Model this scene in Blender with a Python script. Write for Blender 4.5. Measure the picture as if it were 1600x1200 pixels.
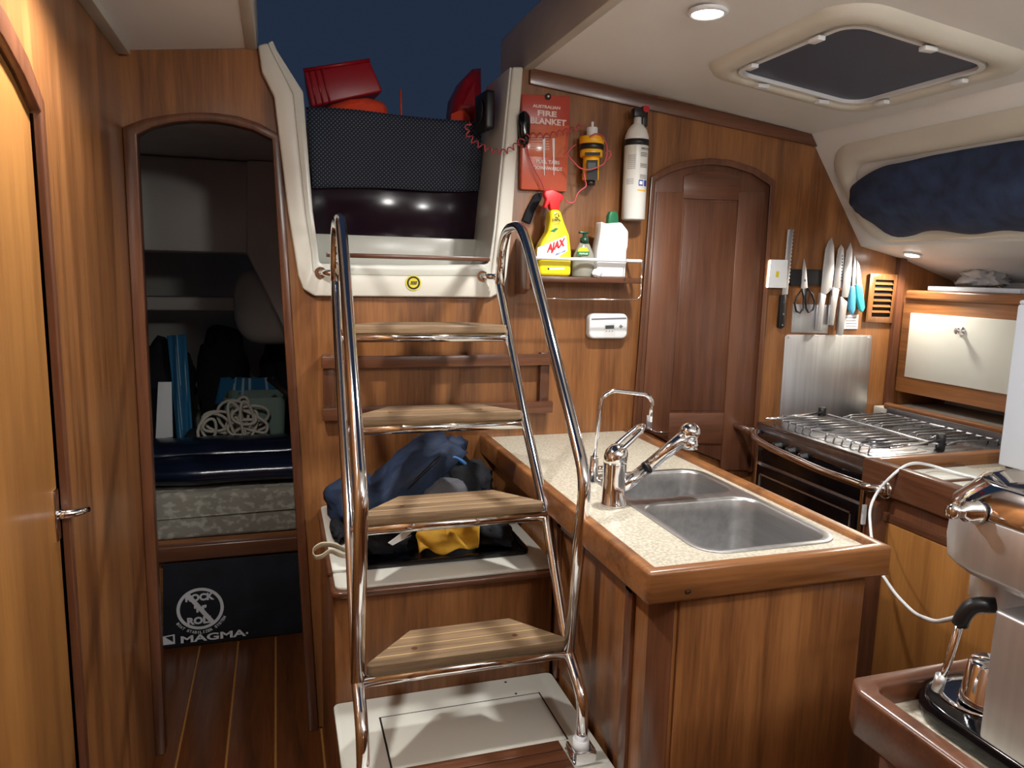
import bpy, bmesh, math, random
from mathutils import Vector, Matrix, noise
random.seed(7)
for o in list(bpy.data.objects): bpy.data.objects.remove(o)
SC = bpy.context.scene
COL = SC.collection

# ------------------------------------------------------------------ camera (26 mm equivalent, pitched down, yawed right)
YAW, PIT, ROL, FPX, EYE = math.radians(17.664), math.radians(8.6226), math.radians(-1.3379), 1156.3, 1.40
_f = Vector((math.sin(YAW)*math.cos(PIT), math.cos(YAW)*math.cos(PIT), -math.sin(PIT)))
_r0 = Vector((math.cos(YAW), -math.sin(YAW), 0)); _d0 = _f.cross(_r0)
_c, _s = math.cos(ROL), math.sin(ROL)
_r = _c*_r0 + _s*_d0; _d = -_s*_r0 + _c*_d0
cam = bpy.data.cameras.new('camera'); cam_o = bpy.data.objects.new('camera', cam); COL.objects.link(cam_o)
cam.sensor_width = 36; cam.lens = FPX/1600*36; cam.clip_start = 0.02
cam_o.matrix_world = Matrix(((_r.x, -_d.x, -_f.x, 0), (_r.y, -_d.y, -_f.y, 0), (_r.z, -_d.z, -_f.z, EYE), (0, 0, 0, 1)))
SC.camera = cam_o
def P(px, py, axis, val):
    """photo pixel -> point on the plane axis = val"""
    d = (px-800)/FPX*_r + (py-600)/FPX*_d + _f
    i = 'XYZ'.index(axis); o = Vector((0, 0, EYE))
    return o + d*((val-o[i])/d[i])

# ------------------------------------------------------------------ world, exposure
w = bpy.data.worlds.new('night'); SC.world = w; w.use_nodes = True
w.node_tree.nodes['Background'].inputs[0].default_value = (0.0095, 0.0155, 0.030, 1)
w.node_tree.nodes['Background'].inputs[1].default_value = 1.0
vs = SC.view_settings
vs.view_transform = 'Standard'; vs.look = 'None'; vs.gamma = 1; vs.use_curve_mapping = False; vs.exposure = 0.68

# ------------------------------------------------------------------ materials
def lin(c):
    c /= 255
    return c/12.92 if c <= .04045 else ((c+.055)/1.055)**2.4
def S(r, g, b): return (lin(r), lin(g), lin(b), 1)
MATS = {}
def mat(name, col, rough=.5, metal=0, **k):
    m = bpy.data.materials.new(name); m.use_nodes = True
    b = m.node_tree.nodes['Principled BSDF']
    b.inputs['Base Color'].default_value = col; b.inputs['Roughness'].default_value = rough; b.inputs['Metallic'].default_value = metal
    for key, v in k.items(): b.inputs[key].default_value = v
    MATS[name] = m
    return m
def nodes(m): return m.node_tree.nodes, m.node_tree.links, m.node_tree.nodes['Principled BSDF']
def noisy(m, c1, c2, scale=8, stretch=(1, 1, 1), bump=0, detail=4, lo=.35, hi=.65, bscale=None):
    """procedural two-colour noise + bump"""
    N, L, b = nodes(m)
    tc = N.new('ShaderNodeTexCoord'); mp = N.new('ShaderNodeMapping'); mp.inputs['Scale'].default_value = stretch
    nz = N.new('ShaderNodeTexNoise'); nz.inputs['Scale'].default_value = scale; nz.inputs['Detail'].default_value = detail
    L.new(tc.outputs['Object'], mp.inputs[0]); L.new(mp.outputs[0], nz.inputs['Vector'])
    rp = N.new('ShaderNodeValToRGB'); rp.color_ramp.elements[0].position = lo; rp.color_ramp.elements[1].position = hi
    rp.color_ramp.elements[0].color = c1; rp.color_ramp.elements[1].color = c2
    L.new(nz.outputs['Fac'], rp.inputs[0]); L.new(rp.outputs[0], b.inputs['Base Color'])
    if bump:
        bp = N.new('ShaderNodeBump'); bp.inputs['Strength'].default_value = bump; bp.inputs['Distance'].default_value = .004
        src = nz
        if bscale:
            src = N.new('ShaderNodeTexNoise'); src.inputs['Scale'].default_value = bscale; L.new(mp.outputs[0], src.inputs['Vector'])
        L.new(src.outputs['Fac'], bp.inputs['Height']); L.new(bp.outputs[0], b.inputs['Normal'])
    return m
def wood(name, dark, light, axis, rough=.32, bump=.05):
    m = mat(name, light, rough); N, L, b = nodes(m)
    b.inputs['Coat Weight'].default_value = .25; b.inputs['Coat Roughness'].default_value = .18
    tc = N.new('ShaderNodeTexCoord'); mp = N.new('ShaderNodeMapping')
    mp.inputs['Scale'].default_value = {'X': (.06, 1, 1), 'Y': (1, .06, 1), 'Z': (1, 1, .06)}[axis]
    L.new(tc.outputs['Object'], mp.inputs[0])
    n1 = N.new('ShaderNodeTexNoise'); n1.inputs['Scale'].default_value = 14; n1.inputs['Detail'].default_value = 5; n1.inputs['Distortion'].default_value = .6
    n2 = N.new('ShaderNodeTexNoise'); n2.inputs['Scale'].default_value = 150; n2.inputs['Detail'].default_value = 3
    L.new(mp.outputs[0], n1.inputs['Vector']); L.new(mp.outputs[0], n2.inputs['Vector'])
    ma = N.new('ShaderNodeMath'); ma.operation = 'MULTIPLY_ADD'; ma.inputs[1].default_value = .45
    L.new(n2.outputs['Fac'], ma.inputs[0]); L.new(n1.outputs['Fac'], ma.inputs[2])
    rp = N.new('ShaderNodeValToRGB'); e = rp.color_ramp.elements
    e[0].position = .52; e[0].color = dark; e[1].position = .92; e[1].color = light
    L.new(ma.outputs[0], rp.inputs[0]); L.new(rp.outputs[0], b.inputs['Base Color'])
    bp = N.new('ShaderNodeBump'); bp.inputs['Strength'].default_value = bump; bp.inputs['Distance'].default_value = .002
    L.new(n2.outputs['Fac'], bp.inputs['Height']); L.new(bp.outputs[0], b.inputs['Normal'])
    return m
TD, TL = S(100, 61, 33), S(152, 101, 58)
for a in 'XYZ': wood('teak_'+a, TD, TL, a)
for a in 'XYZ': wood('trim_'+a, S(76, 45, 30), S(112, 70, 47), a, .3)
wood('door_Z', S(78, 47, 33), S(110, 70, 49), 'Z', .35); wood('door_X', S(78, 47, 33), S(110, 70, 49), 'X', .35)
wood('blond_Z', S(132, 86, 44), S(164, 112, 58), 'Z', .35)
wood('sole', S(70, 36, 16), S(112, 62, 28), 'Y', .3); mat('holly', S(150, 100, 50), .4)
wood('tread', S(92, 72, 50), S(150, 122, 90), 'X', .75, .5); mat('caulk', S(190, 160, 110), .7)
noisy(mat('gelcoat', S(212, 208, 194), .35), S(206, 202, 188), S(216, 212, 200), 3)
noisy(mat('headliner', S(226, 226, 224), .45), S(220, 220, 218), S(230, 230, 228), 2)
noisy(mat('liner', S(190, 186, 176), .5), S(178, 174, 164), S(196, 192, 182), 3)
noisy(mat('laminate', S(205, 198, 180), .35), S(166, 158, 140), S(202, 195, 178), 160, detail=2)
mat('white_gloss', S(206, 206, 196), .25); mat('white_plastic', S(225, 228, 230), .35); mat('bluewhite', S(205, 212, 222), .35)
mat('chrome', (.86, .86, .88, 1), .07, 1); mat('steel_dark', (.25, .25, .26, 1), .3, 1)
noisy(mat('steel', (.72, .73, .75, 1), .42, 1), (.67, .68, .70, 1), (.78, .79, .81, 1), 60, (1, 1, .04))
noisy(mat('steel_sink', (.5, .5, .5, 1), .38, 1), (.44, .44, .44, 1), (.54, .54, .54, 1), 60, (1, .05, 1))
noisy(mat('steel_hob', (.4, .4, .41, 1), .26, 1), (.34, .34, .35, 1), (.44, .44, .45, 1), 60, (.05, 1, 1))
mat('black_plastic', S(20, 20, 22), .4); mat('black_gloss', S(10, 10, 14), .12); mat('black_matte', S(14, 14, 18), .8)
mat('acrylic', S(34, 22, 34), .12, 0, **{'Specular IOR Level': .25})
noisy(mat('navy_cloth', S(40, 54, 84), .9), S(34, 46, 72), S(48, 64, 96), 20, bump=.4, bscale=300)
noisy(mat('navy_canvas', S(28, 42, 68), .95), S(24, 37, 60), S(32, 47, 76), 3)
noisy(mat('navy_vinyl', S(14, 20, 40), .22), S(10, 15, 30), S(18, 26, 48), 6, bump=.5, bscale=14)
noisy(mat('bag_cloth', S(16, 18, 26), .85), S(12, 14, 20), S(20, 22, 32), 10, bump=.3, bscale=400)
noisy(mat('bag_blue', S(24, 40, 66), .7), S(16, 28, 50), S(34, 54, 84), 12, bump=.3, bscale=120)
mat('bag_sky', S(40, 100, 160), .5); mat('grey_pad', S(90, 90, 96), .8)
noisy(mat('yellow_cloth', S(214, 160, 40), .75), S(190, 136, 28), S(226, 176, 56), 14, bump=.3)
noisy(mat('mattress', S(150, 144, 130), .9), S(134, 128, 115), S(168, 162, 148), 42, (.7, 1, 1), detail=3, lo=.5, hi=.6, bump=.2)
mat('red_plastic', S(170, 24, 34), .35); mat('orange_cloth', S(255, 80, 40), .7); mat('red', S(222, 30, 36), .4)
mat('pink_cord', S(186, 70, 76), .45); mat('yellow', S(240, 176, 30), .4); mat('ajax_yellow', S(240, 218, 40), .3)
mat('label_white', S(235, 235, 235), .5); mat('label_grey', S(120, 120, 124), .6); mat('ink', S(20, 22, 24), .6); mat('ink_blue', S(40, 60, 150), .5); mat('ink_white', S(214, 214, 214), .6)
mat('label_green', S(30, 110, 56), .45); mat('pump_green', S(20, 96, 60), .35); mat('dark_green', S(24, 62, 46), .35)
mat('blanket_red', S(196, 92, 66), .28); mat('blanket_text', S(228, 200, 190), .5); mat('blanket_dark', S(170, 62, 48), .35)
mat('blanket_window', S(206, 112, 78), .15)
mat('soap', S(190, 190, 176), .12, 0, **{'Transmission Weight': .55}); mat('teal', S(70, 190, 190), .35); mat('blue_handle', S(80, 160, 196), .35)
mat('bin_green', S(112, 132, 122), .6); mat('rope', S(190, 184, 168), .85); mat('towel', S(40, 110, 150), .95); mat('towel_stripe', S(170, 190, 196), .95)
mat('hatch_glass', S(66, 74, 94), .5); mat('strap_cream', S(196, 184, 160), .8); mat('brass', (.7, .5, .25, 1), .3, 1)
mat('ext_white', S(222, 222, 216), .25); mat('sticker_yellow', S(214, 196, 40), .4); mat('blue_box', S(40, 90, 170), .5); mat('brown_dark', S(44, 26, 20), .6)
mat('plastic_bag', S(225, 228, 232), .25, 0, **{'Transmission Weight': .4}); mat('lcd', S(70, 80, 80), .3)
def emit(name, col, st):
    m = mat(name, col, .4); b = m.node_tree.nodes['Principled BSDF']
    b.inputs['Emission Color'].default_value = col; b.inputs['Emission Strength'].default_value = st
emit('lamp_glow', (1, .97, .92, 1), 14); emit('lamp_edge', (1, .8, .55, 1), 12)
noisy(mat('mesh_black', S(26, 30, 40), .8), S(16, 19, 28), S(60, 66, 78), 1, lo=.6, hi=.7)
# woven dots for the mesh panel
N, L, b = nodes(MATS['mesh_black'])
for n in list(N):
    if n.type in ('TEX_NOISE', 'VALTORGB', 'MAPPING', 'TEX_COORD'): N.remove(n)
tc = N.new('ShaderNodeTexCoord'); sx = N.new('ShaderNodeSeparateXYZ'); L.new(tc.outputs['Object'], sx.inputs[0])
def sinw(sock, f):
    a = N.new('ShaderNodeMath'); a.operation = 'MULTIPLY'; a.inputs[1].default_value = f; L.new(sock, a.inputs[0])
    s = N.new('ShaderNodeMath'); s.operation = 'SINE'; L.new(a.outputs[0], s.inputs[0]); return s.outputs[0]
mu = N.new('ShaderNodeMath'); mu.operation = 'MULTIPLY'; L.new(sinw(sx.outputs['X'], 520), mu.inputs[0]); L.new(sinw(sx.outputs['Z'], 520), mu.inputs[1])
rp = N.new('ShaderNodeValToRGB'); rp.color_ramp.elements[0].position = .3; rp.color_ramp.elements[1].position = .7
rp.color_ramp.elements[0].color = S(22, 27, 40); rp.color_ramp.elements[1].color = S(104, 114, 134)
L.new(mu.outputs[0], rp.inputs[0]); L.new(rp.outputs[0], b.inputs['Base Color'])

# ------------------------------------------------------------------ mesh builder
BASE = {}
def tag(o, label=None, cat=None, group=None, kind=None):
    if label: o['label'] = label
    if cat: o['category'] = cat
    if group: o['group'] = group
    if kind: o['kind'] = kind
    return o
def thing(name, base, label=None, cat=None, group=None, kind=None):
    o = bpy.data.objects.new(name, None); o.empty_display_size = .05; COL.objects.link(o)
    o.location = base; BASE[o] = Vector(base)
    return tag(o, label, cat, group, kind)
def fillet(pts, rad, n=5):
    pts = [Vector(p) for p in pts]; out = [pts[0]]
    for i in range(1, len(pts)-1):
        a, b, c = pts[i-1], pts[i], pts[i+1]
        r = min(rad, (a-b).length*.48, (c-b).length*.48)
        p, q = b+(a-b).normalized()*r, b+(c-b).normalized()*r
        for k in range(n+1):
            t = k/n; out.append(p*(1-t)**2+b*2*t*(1-t)+q*t*t)
    return out+[pts[-1]]
class G:
    def __init__(s): s.v = []; s.f = []; s.sm = []
    def add(s, vs, fs, smooth=False):
        o = len(s.v); s.v += [Vector(v) for v in vs]; s.f += [[i+o for i in f] for f in fs]; s.sm += [smooth]*len(fs); return s
    def box(s, x0, x1, y0, y1, z0, z1):
        return s.add([(x, y, z) for z in (z0, z1) for y in (y0, y1) for x in (x0, x1)],
                     [(0, 2, 3, 1), (4, 5, 7, 6), (0, 1, 5, 4), (2, 6, 7, 3), (0, 4, 6, 2), (1, 3, 7, 5)])
    def obox(s, c, sz, M=None):
        M = M or Matrix.Identity(3); c = Vector(c)
        return s.add([c+M@Vector((x*sz[0]/2, y*sz[1]/2, z*sz[2]/2)) for z in (-1, 1) for y in (-1, 1) for x in (-1, 1)],
                     [(0, 2, 3, 1), (4, 5, 7, 6), (0, 1, 5, 4), (2, 6, 7, 3), (0, 4, 6, 2), (1, 3, 7, 5)])
    def prism(s, poly, vec):
        n = len(poly); vec = Vector(vec); a = [Vector(p) for p in poly]
        return s.add(a+[p+vec for p in a], [list(range(n))[::-1], list(range(n, 2*n))]+[(i, (i+1) % n, n+(i+1) % n, n+i) for i in range(n)])
    def loft(s, rings, cap=True, smooth=True, closed=True):
        n = len(rings[0]); vs = [p for r in rings for p in r]; fs = []
        for i in range(len(rings)-1):
            for j in range(n if closed else n-1):
                k = (j+1) % n; fs.append((i*n+j, i*n+k, (i+1)*n+k, (i+1)*n+j))
        s.add(vs, fs, smooth)
        if cap:
            o = len(s.v)-len(vs); m = len(rings)-1
            s.f += [[o+j for j in range(n)][::-1], [o+m*n+j for j in range(n)]]; s.sm += [False, False]
        return s
    def tube(s, pts, r, n=12, rad=0, closed=False, cap=True):
        if rad: pts = fillet(pts, rad)
        pts = [Vector(p) for p in pts]; m = len(pts); rings = []; prev = None
        for i, p in enumerate(pts):
            if closed: t = pts[(i+1) % m]-pts[i-1]
            else: t = pts[min(i+1, m-1)]-pts[max(i-1, 0)]
            t.normalize()
            if prev is None:
                u = t.orthogonal().normalized()
            else:
                u = (prev-t*prev.dot(t)).normalized()
            prev = u; v = t.cross(u); rr = r(i/(m-1)) if callable(r) else r
            rings.append([p+(u*math.cos(a)+v*math.sin(a))*rr for a in [2*math.pi*k/n for k in range(n)]])
        if closed: rings.append(rings[0])
        return s.loft(rings, cap and not closed)
    def lathe(s, prof, org, ax=(0, 0, 1), n=24, smooth=True, cap=True, sx=1, sy=1):
        ax = Vector(ax).normalized(); u = ax.orthogonal().normalized() if abs(ax.z) < .99 else Vector((1, 0, 0)); v = ax.cross(u); org = Vector(org)
        return s.loft([[org+ax*h+(u*math.cos(a)*sx+v*math.sin(a)*sy)*max(r, 1e-4) for a in [2*math.pi*k/n for k in range(n)]] for r, h in prof], cap, smooth)
    def blob(s, c, rx, ry, rz, amp=.15, freq=8, nu=24, nv=14, seed=0, M=None, pw=1, zmin=None):
        c = Vector(c); M = M or Matrix.Identity(3); rings = []
        for i in range(nv+1):
            ph = math.pi*i/nv; ring = []
            for j in range(nu):
                th = 2*math.pi*j/nu
                d = Vector((math.sin(ph)*math.cos(th), math.sin(ph)*math.sin(th), math.cos(ph)))
                if pw != 1: d = Vector([math.copysign(abs(q)**pw, q) for q in d])
                k = 1+amp*noise.noise(d*freq*.3+Vector((seed, 0, seed*2)))
                q = c+M@Vector((d.x*rx*k, d.y*ry*k, d.z*rz*k))
                if zmin is not None and q.z < zmin: q.z = zmin+.0004*i
                ring.append(q)
            rings.append(ring)
        return s.loft(rings, False)
    def grid(s, nu, nv, fn, smooth=True):
        vs = [fn(i/nu, j/nv) for j in range(nv+1) for i in range(nu+1)]
        return s.add(vs, [(j*(nu+1)+i, j*(nu+1)+i+1, (j+1)*(nu+1)+i+1, (j+1)*(nu+1)+i) for j in range(nv) for i in range(nu)], smooth)
    def build(s, name, m, parent=None, bevel=0, seg=2, label=None, cat=None, group=None, kind=None, solid=0, base=None, soff=-1):
        if not s.v: raise ValueError('empty '+name)
        bm = bmesh.new(); vs = [bm.verts.new(v) for v in s.v]; bm.verts.ensure_lookup_table()
        for f, sm in zip(s.f, s.sm):
            try: fc = bm.faces.new([vs[i] for i in f]); fc.smooth = sm
            except ValueError: pass
        bmesh.ops.remove_doubles(bm, verts=bm.verts, dist=1e-6)
        bmesh.ops.recalc_face_normals(bm, faces=bm.faces)
        if bevel:
            ed = [e for e in bm.edges if len(e.link_faces) == 2 and e.calc_face_angle(0) > .5]
            bmesh.ops.bevel(bm, geom=ed, offset=bevel, segments=seg, affect='EDGES', profile=.5, clamp_overlap=True)
            for f in bm.faces: f.smooth = True
        if parent is not None: b = BASE[parent]
        elif base is not None: b = Vector(base)
        else:
            xs = [v.co for v in bm.verts]
            b = Vector(((min(v.x for v in xs)+max(v.x for v in xs))/2, (min(v.y for v in xs)+max(v.y for v in xs))/2, min(v.z for v in xs)))
        for v in bm.verts: v.co -= b
        me = bpy.data.meshes.new(name); bm.to_mesh(me); bm.free()
        if bevel:
            try: me.set_sharp_from_angle(angle=math.radians(40))
            except Exception: pass
        me.materials.append(MATS[m]); o = bpy.data.objects.new(name, me); COL.objects.link(o)
        BASE[o] = b
        if parent is not None: o.parent = parent
        else: o.location = b
        if solid:
            md = o.modifiers.new('thickness', 'SOLIDIFY'); md.thickness = solid; md.offset = soff
        return tag(o, label, cat, group, kind)
def box(name, m, x0, x1, y0, y1, z0, z1, parent=None, bevel=.002, **k):
    return G().box(x0, x1, y0, y1, z0, z1).build(name, m, parent, bevel, **k)
def shape2d(outer, holes, org, u, v, th):
    """filled outline with holes in the plane (org,u,v), extruded by th along u x v; returns G"""
    cu = bpy.data.curves.new('tmp', 'CURVE'); cu.dimensions = '2D'; cu.fill_mode = 'BOTH'; cu.extrude = th/2
    for loop in [outer]+holes:
        sp = cu.splines.new('POLY'); sp.points.add(len(loop)-1); sp.use_cyclic_u = True
        for q, p in zip(loop, sp.points): p.co = (q[0], q[1], 0, 1)
    ob = bpy.data.objects.new('tmp', cu); COL.objects.link(ob)
    me = bpy.data.meshes.new_from_object(ob.evaluated_get(bpy.context.evaluated_depsgraph_get()))
    bpy.data.objects.remove(ob); bpy.data.curves.remove(cu)
    u, v, org = Vector(u), Vector(v), Vector(org); n = u.cross(v)
    g = G(); g.add([org+u*q.co.x+v*q.co.y+n*(q.co.z+th/2) for q in me.vertices], [list(p.vertices) for p in me.polygons]); bpy.data.meshes.remove(me)
    return g
def rrect(x0, x1, y0, y1, r, n=5):
    out = []
    for cx, cy, a0 in ((x1-r, y1-r, 0), (x0+r, y1-r, 90), (x0+r, y0+r, 180), (x1-r, y0+r, 270)):
        for k in range(n+1):
            a = math.radians(a0+90*k/n); out.append((cx+r*math.cos(a), cy+r*math.sin(a)))
    return out
def text(s, c, xd, yd, w, h, m, parent, name='lettering', bold=.0, shear=0):
    """lettering fitted to w x h, centred on c, in the plane xd,yd"""
    cu = bpy.data.curves.new('tmp', 'FONT'); cu.body = s; cu.offset = bold; cu.shear = shear; cu.extrude = 0; cu.resolution_u = 3
    ob = bpy.data.objects.new('tmp', cu); COL.objects.link(ob)
    me = bpy.data.meshes.new_from_object(ob.evaluated_get(bpy.context.evaluated_depsgraph_get()))
    bpy.data.objects.remove(ob); bpy.data.curves.remove(cu)
    xs = [q.co.x for q in me.vertices]; ys = [q.co.y for q in me.vertices]
    x0, x1, y0, y1 = min(xs), max(xs), min(ys), max(ys)
    c, xd, yd = Vector(c), Vector(xd).normalized(), Vector(yd).normalized()
    g = G(); g.add([c+xd*((q.co.x-x0)/(x1-x0)-.5)*w+yd*((q.co.y-y0)/(y1-y0)-.5)*h for q in me.vertices], [list(p.vertices) for p in me.polygons])
    bpy.data.meshes.remove(me)
    return g.build(name, m, parent)
D = 2.167        # face of the aft bulkhead
def PY(pts, y=D): return [P(a, b, 'Y', y) for a, b in pts]
def slab(name, m, pts, y, th, parent=None, bevel=.0015, **k):
    """flat thing on / near the bulkhead: outline traced at plane Y=y, thickness th towards the wall"""
    return G().prism(PY(pts, y), (0, th, 0)).build(name, m, parent, bevel, **k)
XR, ZU, YA = Vector((1, 0, 0)), Vector((0, 0, 1)), Vector((0, 1, 0))
# ================================================================== STRUCTURE
# ---- sole: planks with pale strips between
fl = G().box(-.98, 2.62, -1.6, 4.1, -.06, -.006).build('floor', 'holly', kind='structure', base=(0, 0, 0))
tag(fl, 'dark varnished plank sole with thin pale strips')
x = -.97; pitch = .134
src = G().box(0, pitch-.007, -1.55, 2.84, -.006, 0).build('plank', 'sole', fl, .001)
src.location.x = x
for i in range(1, 26):
    c = src.copy(); COL.objects.link(c); c.location.x = x+i*pitch
# ---- bulkhead with the aft-cabin doorway and the companionway notch
CAM = [(-.364, 1.926), (-.035, 1.966), (.16, 1.986), (.35, 1.995), (.53, 1.995), (.707, 1.99), (.9, 1.974), (1.165, 1.948), (1.57, 1.899), (1.718, 1.879)]
def cz(x):
    for (a, za), (b, zb) in zip(CAM, CAM[1:]):
        if x <= b: return za+(zb-za)*(x-a)/(b-a)
    return CAM[-1][1]
def xz(px, py, y=D): p = P(px, py, 'Y', y); return (p.x, p.z)
door_in = [xz(255, 1180)[:1]+(.0,), xz(215, 212), xz(240, 200), xz(270, 193), xz(300, 190), xz(335, 191), xz(365, 196), xz(395, 204), xz(425, 219), (.062, .0)]
door_in[0] = (-.338, 0.0)
outer = [(-.364, 0), (-.339, 0)]+door_in[1:-1]+[(.062, 0), (2.5, 0), (2.5, 1.30), (2.412, 1.402), (2.161, 1.478), (1.972, 1.517), (1.718, 1.879), (1.57, 1.899), (1.165, 1.948), (.9, 1.974), (.72, 1.99),
         (.68, 1.99), (.655, 1.60), (.635, 1.37), (.61, 1.345), (.13, 1.345), (.10, 1.37), (.045, 1.80), (.022, 1.88), (0, 1.90), (-.01, 1.968), (-.364, 1.926)]
wa = shape2d(outer, [], (0, D+.02, 0), (1, 0, 0), (0, 0, 1), .02).build('wall_aft', 'teak_Z', kind='structure', base=(0, D, 0))
tag(wa, 'varnished teak bulkhead behind the ladder')
# trims on the bulkhead
def arch_strip(inner, out, y0, th): return G().add([], [])
d_out = [(-.364, 0), xz(193, 200), xz(225, 188), xz(262, 181), xz(300, 177.5), xz(337, 178), xz(372, 183), xz(405, 194), xz(437, 212), (.09, 0)]
rings = [[Vector((a[0], D-.016, a[1])), Vector((a[0], D+.03, a[1])), Vector((b[0], D+.03, b[1])), Vector((b[0], D-.016, b[1]))] for a, b in zip(d_out, door_in[:1]+door_in[1:])]
tr = G().loft(rings, True, False).build('trim_1', 'trim_Z', None, .003, kind='structure')
tag(tr, 'arched wooden door frame of the aft cabin')
tr = G().prism([(x0, D-.012, z0) for x0, z0 in [(.72, 1.99), (1.718, 1.879), (1.745, 1.84), (1.70, 1.845), (.72, 1.945)]], (0, .012, 0)).build('trim_2', 'trim_X', None, .002, kind='structure')
tr = box('trim_3', 'trim_Z', 2.135, 2.165, D-.02, D, .5, 1.478, kind='structure')
# ---- ceiling with companionway opening and deck hatch opening
XS = [c[0] for c in CAM]; YS = [-1.6, .95, 1.37, 1.79, D]
g = G()
for i in range(len(XS)-1):
    for j in range(4):
        xm, ym = (XS[i]+XS[i+1])/2, (YS[j]+YS[j+1])/2
        if -.035 < xm < .707 and ym > .95: continue
        if 1.165 < xm < 1.57 and 1.37 < ym < 1.79: continue
        g.add([(XS[i], YS[j], CAM[i][1]), (XS[i+1], YS[j], CAM[i+1][1]), (XS[i+1], YS[j+1], CAM[i+1][1]), (XS[i], YS[j+1], CAM[i][1])], [(0, 3, 2, 1)])
ce = g.build('ceiling', 'headliner', kind='structure', base=(0, 0, 1.9)); tag(ce, 'off-white cambered cabin ceiling')
md = ce.modifiers.new('thickness', 'SOLIDIFY'); md.thickness = .03; md.offset = 1 if ce.data.polygons[0].normal.z > 0 else -1
# coaming round the companionway opening, going up to the deck
g = G()
g.box(.70, .73, .95, 2.40, 1.985, 2.13); g.box(-.065, -.035, .95, 2.40, 1.96, 2.13); g.box(-.065, .73, .92, .95, 1.985, 2.13)
g.build('trim_4', 'liner', None, .004, kind='structure')
# seam strip along the left wall
box('trim_5', 'liner', -.364, -.335, -1.6, D-.02, 1.912, 1.932, kind='structure')
# ---- left wall with its arched door
yb = 1.405
wl = G()
hole = [(-1.2, 0)] + [(.70, 0)] 
door_arc = [(.70, .02), (.70, 1.50), (.76, 1.60), (.86, 1.69), (1.0, 1.745), (1.12, 1.735), (1.25, 1.705), (1.33, 1.675), (yb, 1.635), (yb, .02)]
wall = shape2d([(-1.6, 0), (D, 0), (D, 1.95), (-1.6, 1.95)], [door_arc], (-.364, 0, 0), (0, 1, 0), (0, 0, 1), .02)
for q in wall.v: q.x -= .02
wl = wall.build('wall_left', 'teak_Z', kind='structure', base=(-.364, 0, 0)); tag(wl, 'varnished teak side wall beside the doorway')
d1 = thing('door_1', (-.39, 1.05, 0), 'light varnished arched door with chrome latch', kind='structure')
shape2d([(y if y < 1 else y-.004, z) for y, z in door_arc], [], (-.388, 0, 0), (0, 1, 0), (0, 0, 1), .02).build('door_leaf', 'blond_Z', d1, .001)
fr = [(.662, .02), (.662, 1.52), (.73, 1.64), (.85, 1.735), (1.0, 1.785), (1.13, 1.775), (1.27, 1.742), (1.36, 1.705), (yb+.022, 1.655), (yb+.022, .02)]
rings = [[Vector((-.384, a[0], a[1])), Vector((-.352, a[0], a[1])), Vector((-.352, b[0], b[1])), Vector((-.384, b[0], b[1]))] for a, b in zip(fr, door_arc)]
G().loft(rings, True, False).build('door_frame', 'trim_Z', d1, .003)
la = G(); c = P(89, 805, 'X', -.366); y0 = c.y
la.box(-.369, -.364, y0-.012, y0+.012, c.z-.045, c.z+.045)
lh = la.build('latch_plate', 'chrome', d1, .002)
G().tube([(-.366, y0, c.z), (-.346, y0+.004, c.z), (-.332, y0+.012, c.z), (-.326, y0+.03, c.z-.002)], lambda t: .0085-.003*t, 10, .008).build('latch_handle', 'chrome', lh)
# ---- cabin side, side-deck and hull lining on the galley side
side = [(1.718, 1.879), (1.972, 1.517), (2.161, 1.478), (2.412, 1.402), (2.52, 1.20), (2.46, .98), (2.40, .90), (2.40, 0)]
g = G()
for a, b in zip(side, side[1:]): g.add([(a[0], -1.6, a[1]), (b[0], -1.6, b[1]), (b[0], D, b[1]), (a[0], D, a[1])], [(0, 1, 2, 3)])
wr = g.build('wall_right', 'headliner', kind='structure', base=(2.4, 0, 0)); tag(wr, 'off-white cabin side and hull lining above the stove')
md = wr.modifiers.new('thickness', 'SOLIDIFY'); md.thickness = .02; md.offset = 1 if wr.data.polygons[1].normal.z > 0 else -1
box('wall_front', 'teak_Z', -.4, 2.55, -1.62, -1.6, 0, 2.02, kind='structure', label='varnished teak bulkhead at the forward end')
# ---- the aft cabin seen through the doorway
AB = 4.0
box('wall_back', 'liner', -1.0, .85, AB, AB+.02, 0, 1.9, kind='structure')
g = G().box(-1.0, -.98, D+.03, AB, 0, 1.9); g.build('wall_hull', 'liner', None, kind='structure')
box('wall_engine', 'teak_Z', .30, .32, D+.03, AB, 0, 1.13, kind='structure')
g = G().box(-1.0, .05, D+.04, AB, 1.80, 1.83); g.build('trim_6', 'liner', None, kind='structure', label='underside of the deck over the aft cabin')
# moulded underside of the cockpit: shallow band, sloping cheek and a rounded bulge
g = G().box(-.98, .30, 3.12, 3.5, 1.445, 1.80); g.build('trim_7', 'liner', None, .02, kind='structure', label='pale moulded overhead band in the aft cabin')
g = G().prism([(-.10, 3.08, 1.80), (-.11, 3.08, 1.45), (.055, 3.08, 1.08), (.30, 3.08, 1.08), (.30, 3.08, 1.80)], (0, .3, 0)); g.build('trim_8', 'liner', None, .015, kind='structure', label='sloping pale moulding beside the berth')
g = G().blob((-.02, 3.42, 1.23), .16, .12, .17, 0, pw=.7); g.build('trim_9', 'liner', None, kind='structure', label='rounded pale bulge over the berth')
g = G().box(2.08, 2.40, .70, 2.15, .90, .945); g.build('trim_12', 'liner', None, .003, kind='structure', label='pale ledge along the hull behind the stove')
box('trim_13', 'teak_Y', 2.075, 2.10, 1.10, 2.10, .945, .965, None, .004, kind='structure', label='teak edge strip behind the stove')
box('trim_10', 'liner', -.98, -.13, 3.5, 3.6, 1.20, 1.26, None, .01, kind='structure', label='pale ledge at the back of the berth')

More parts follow.
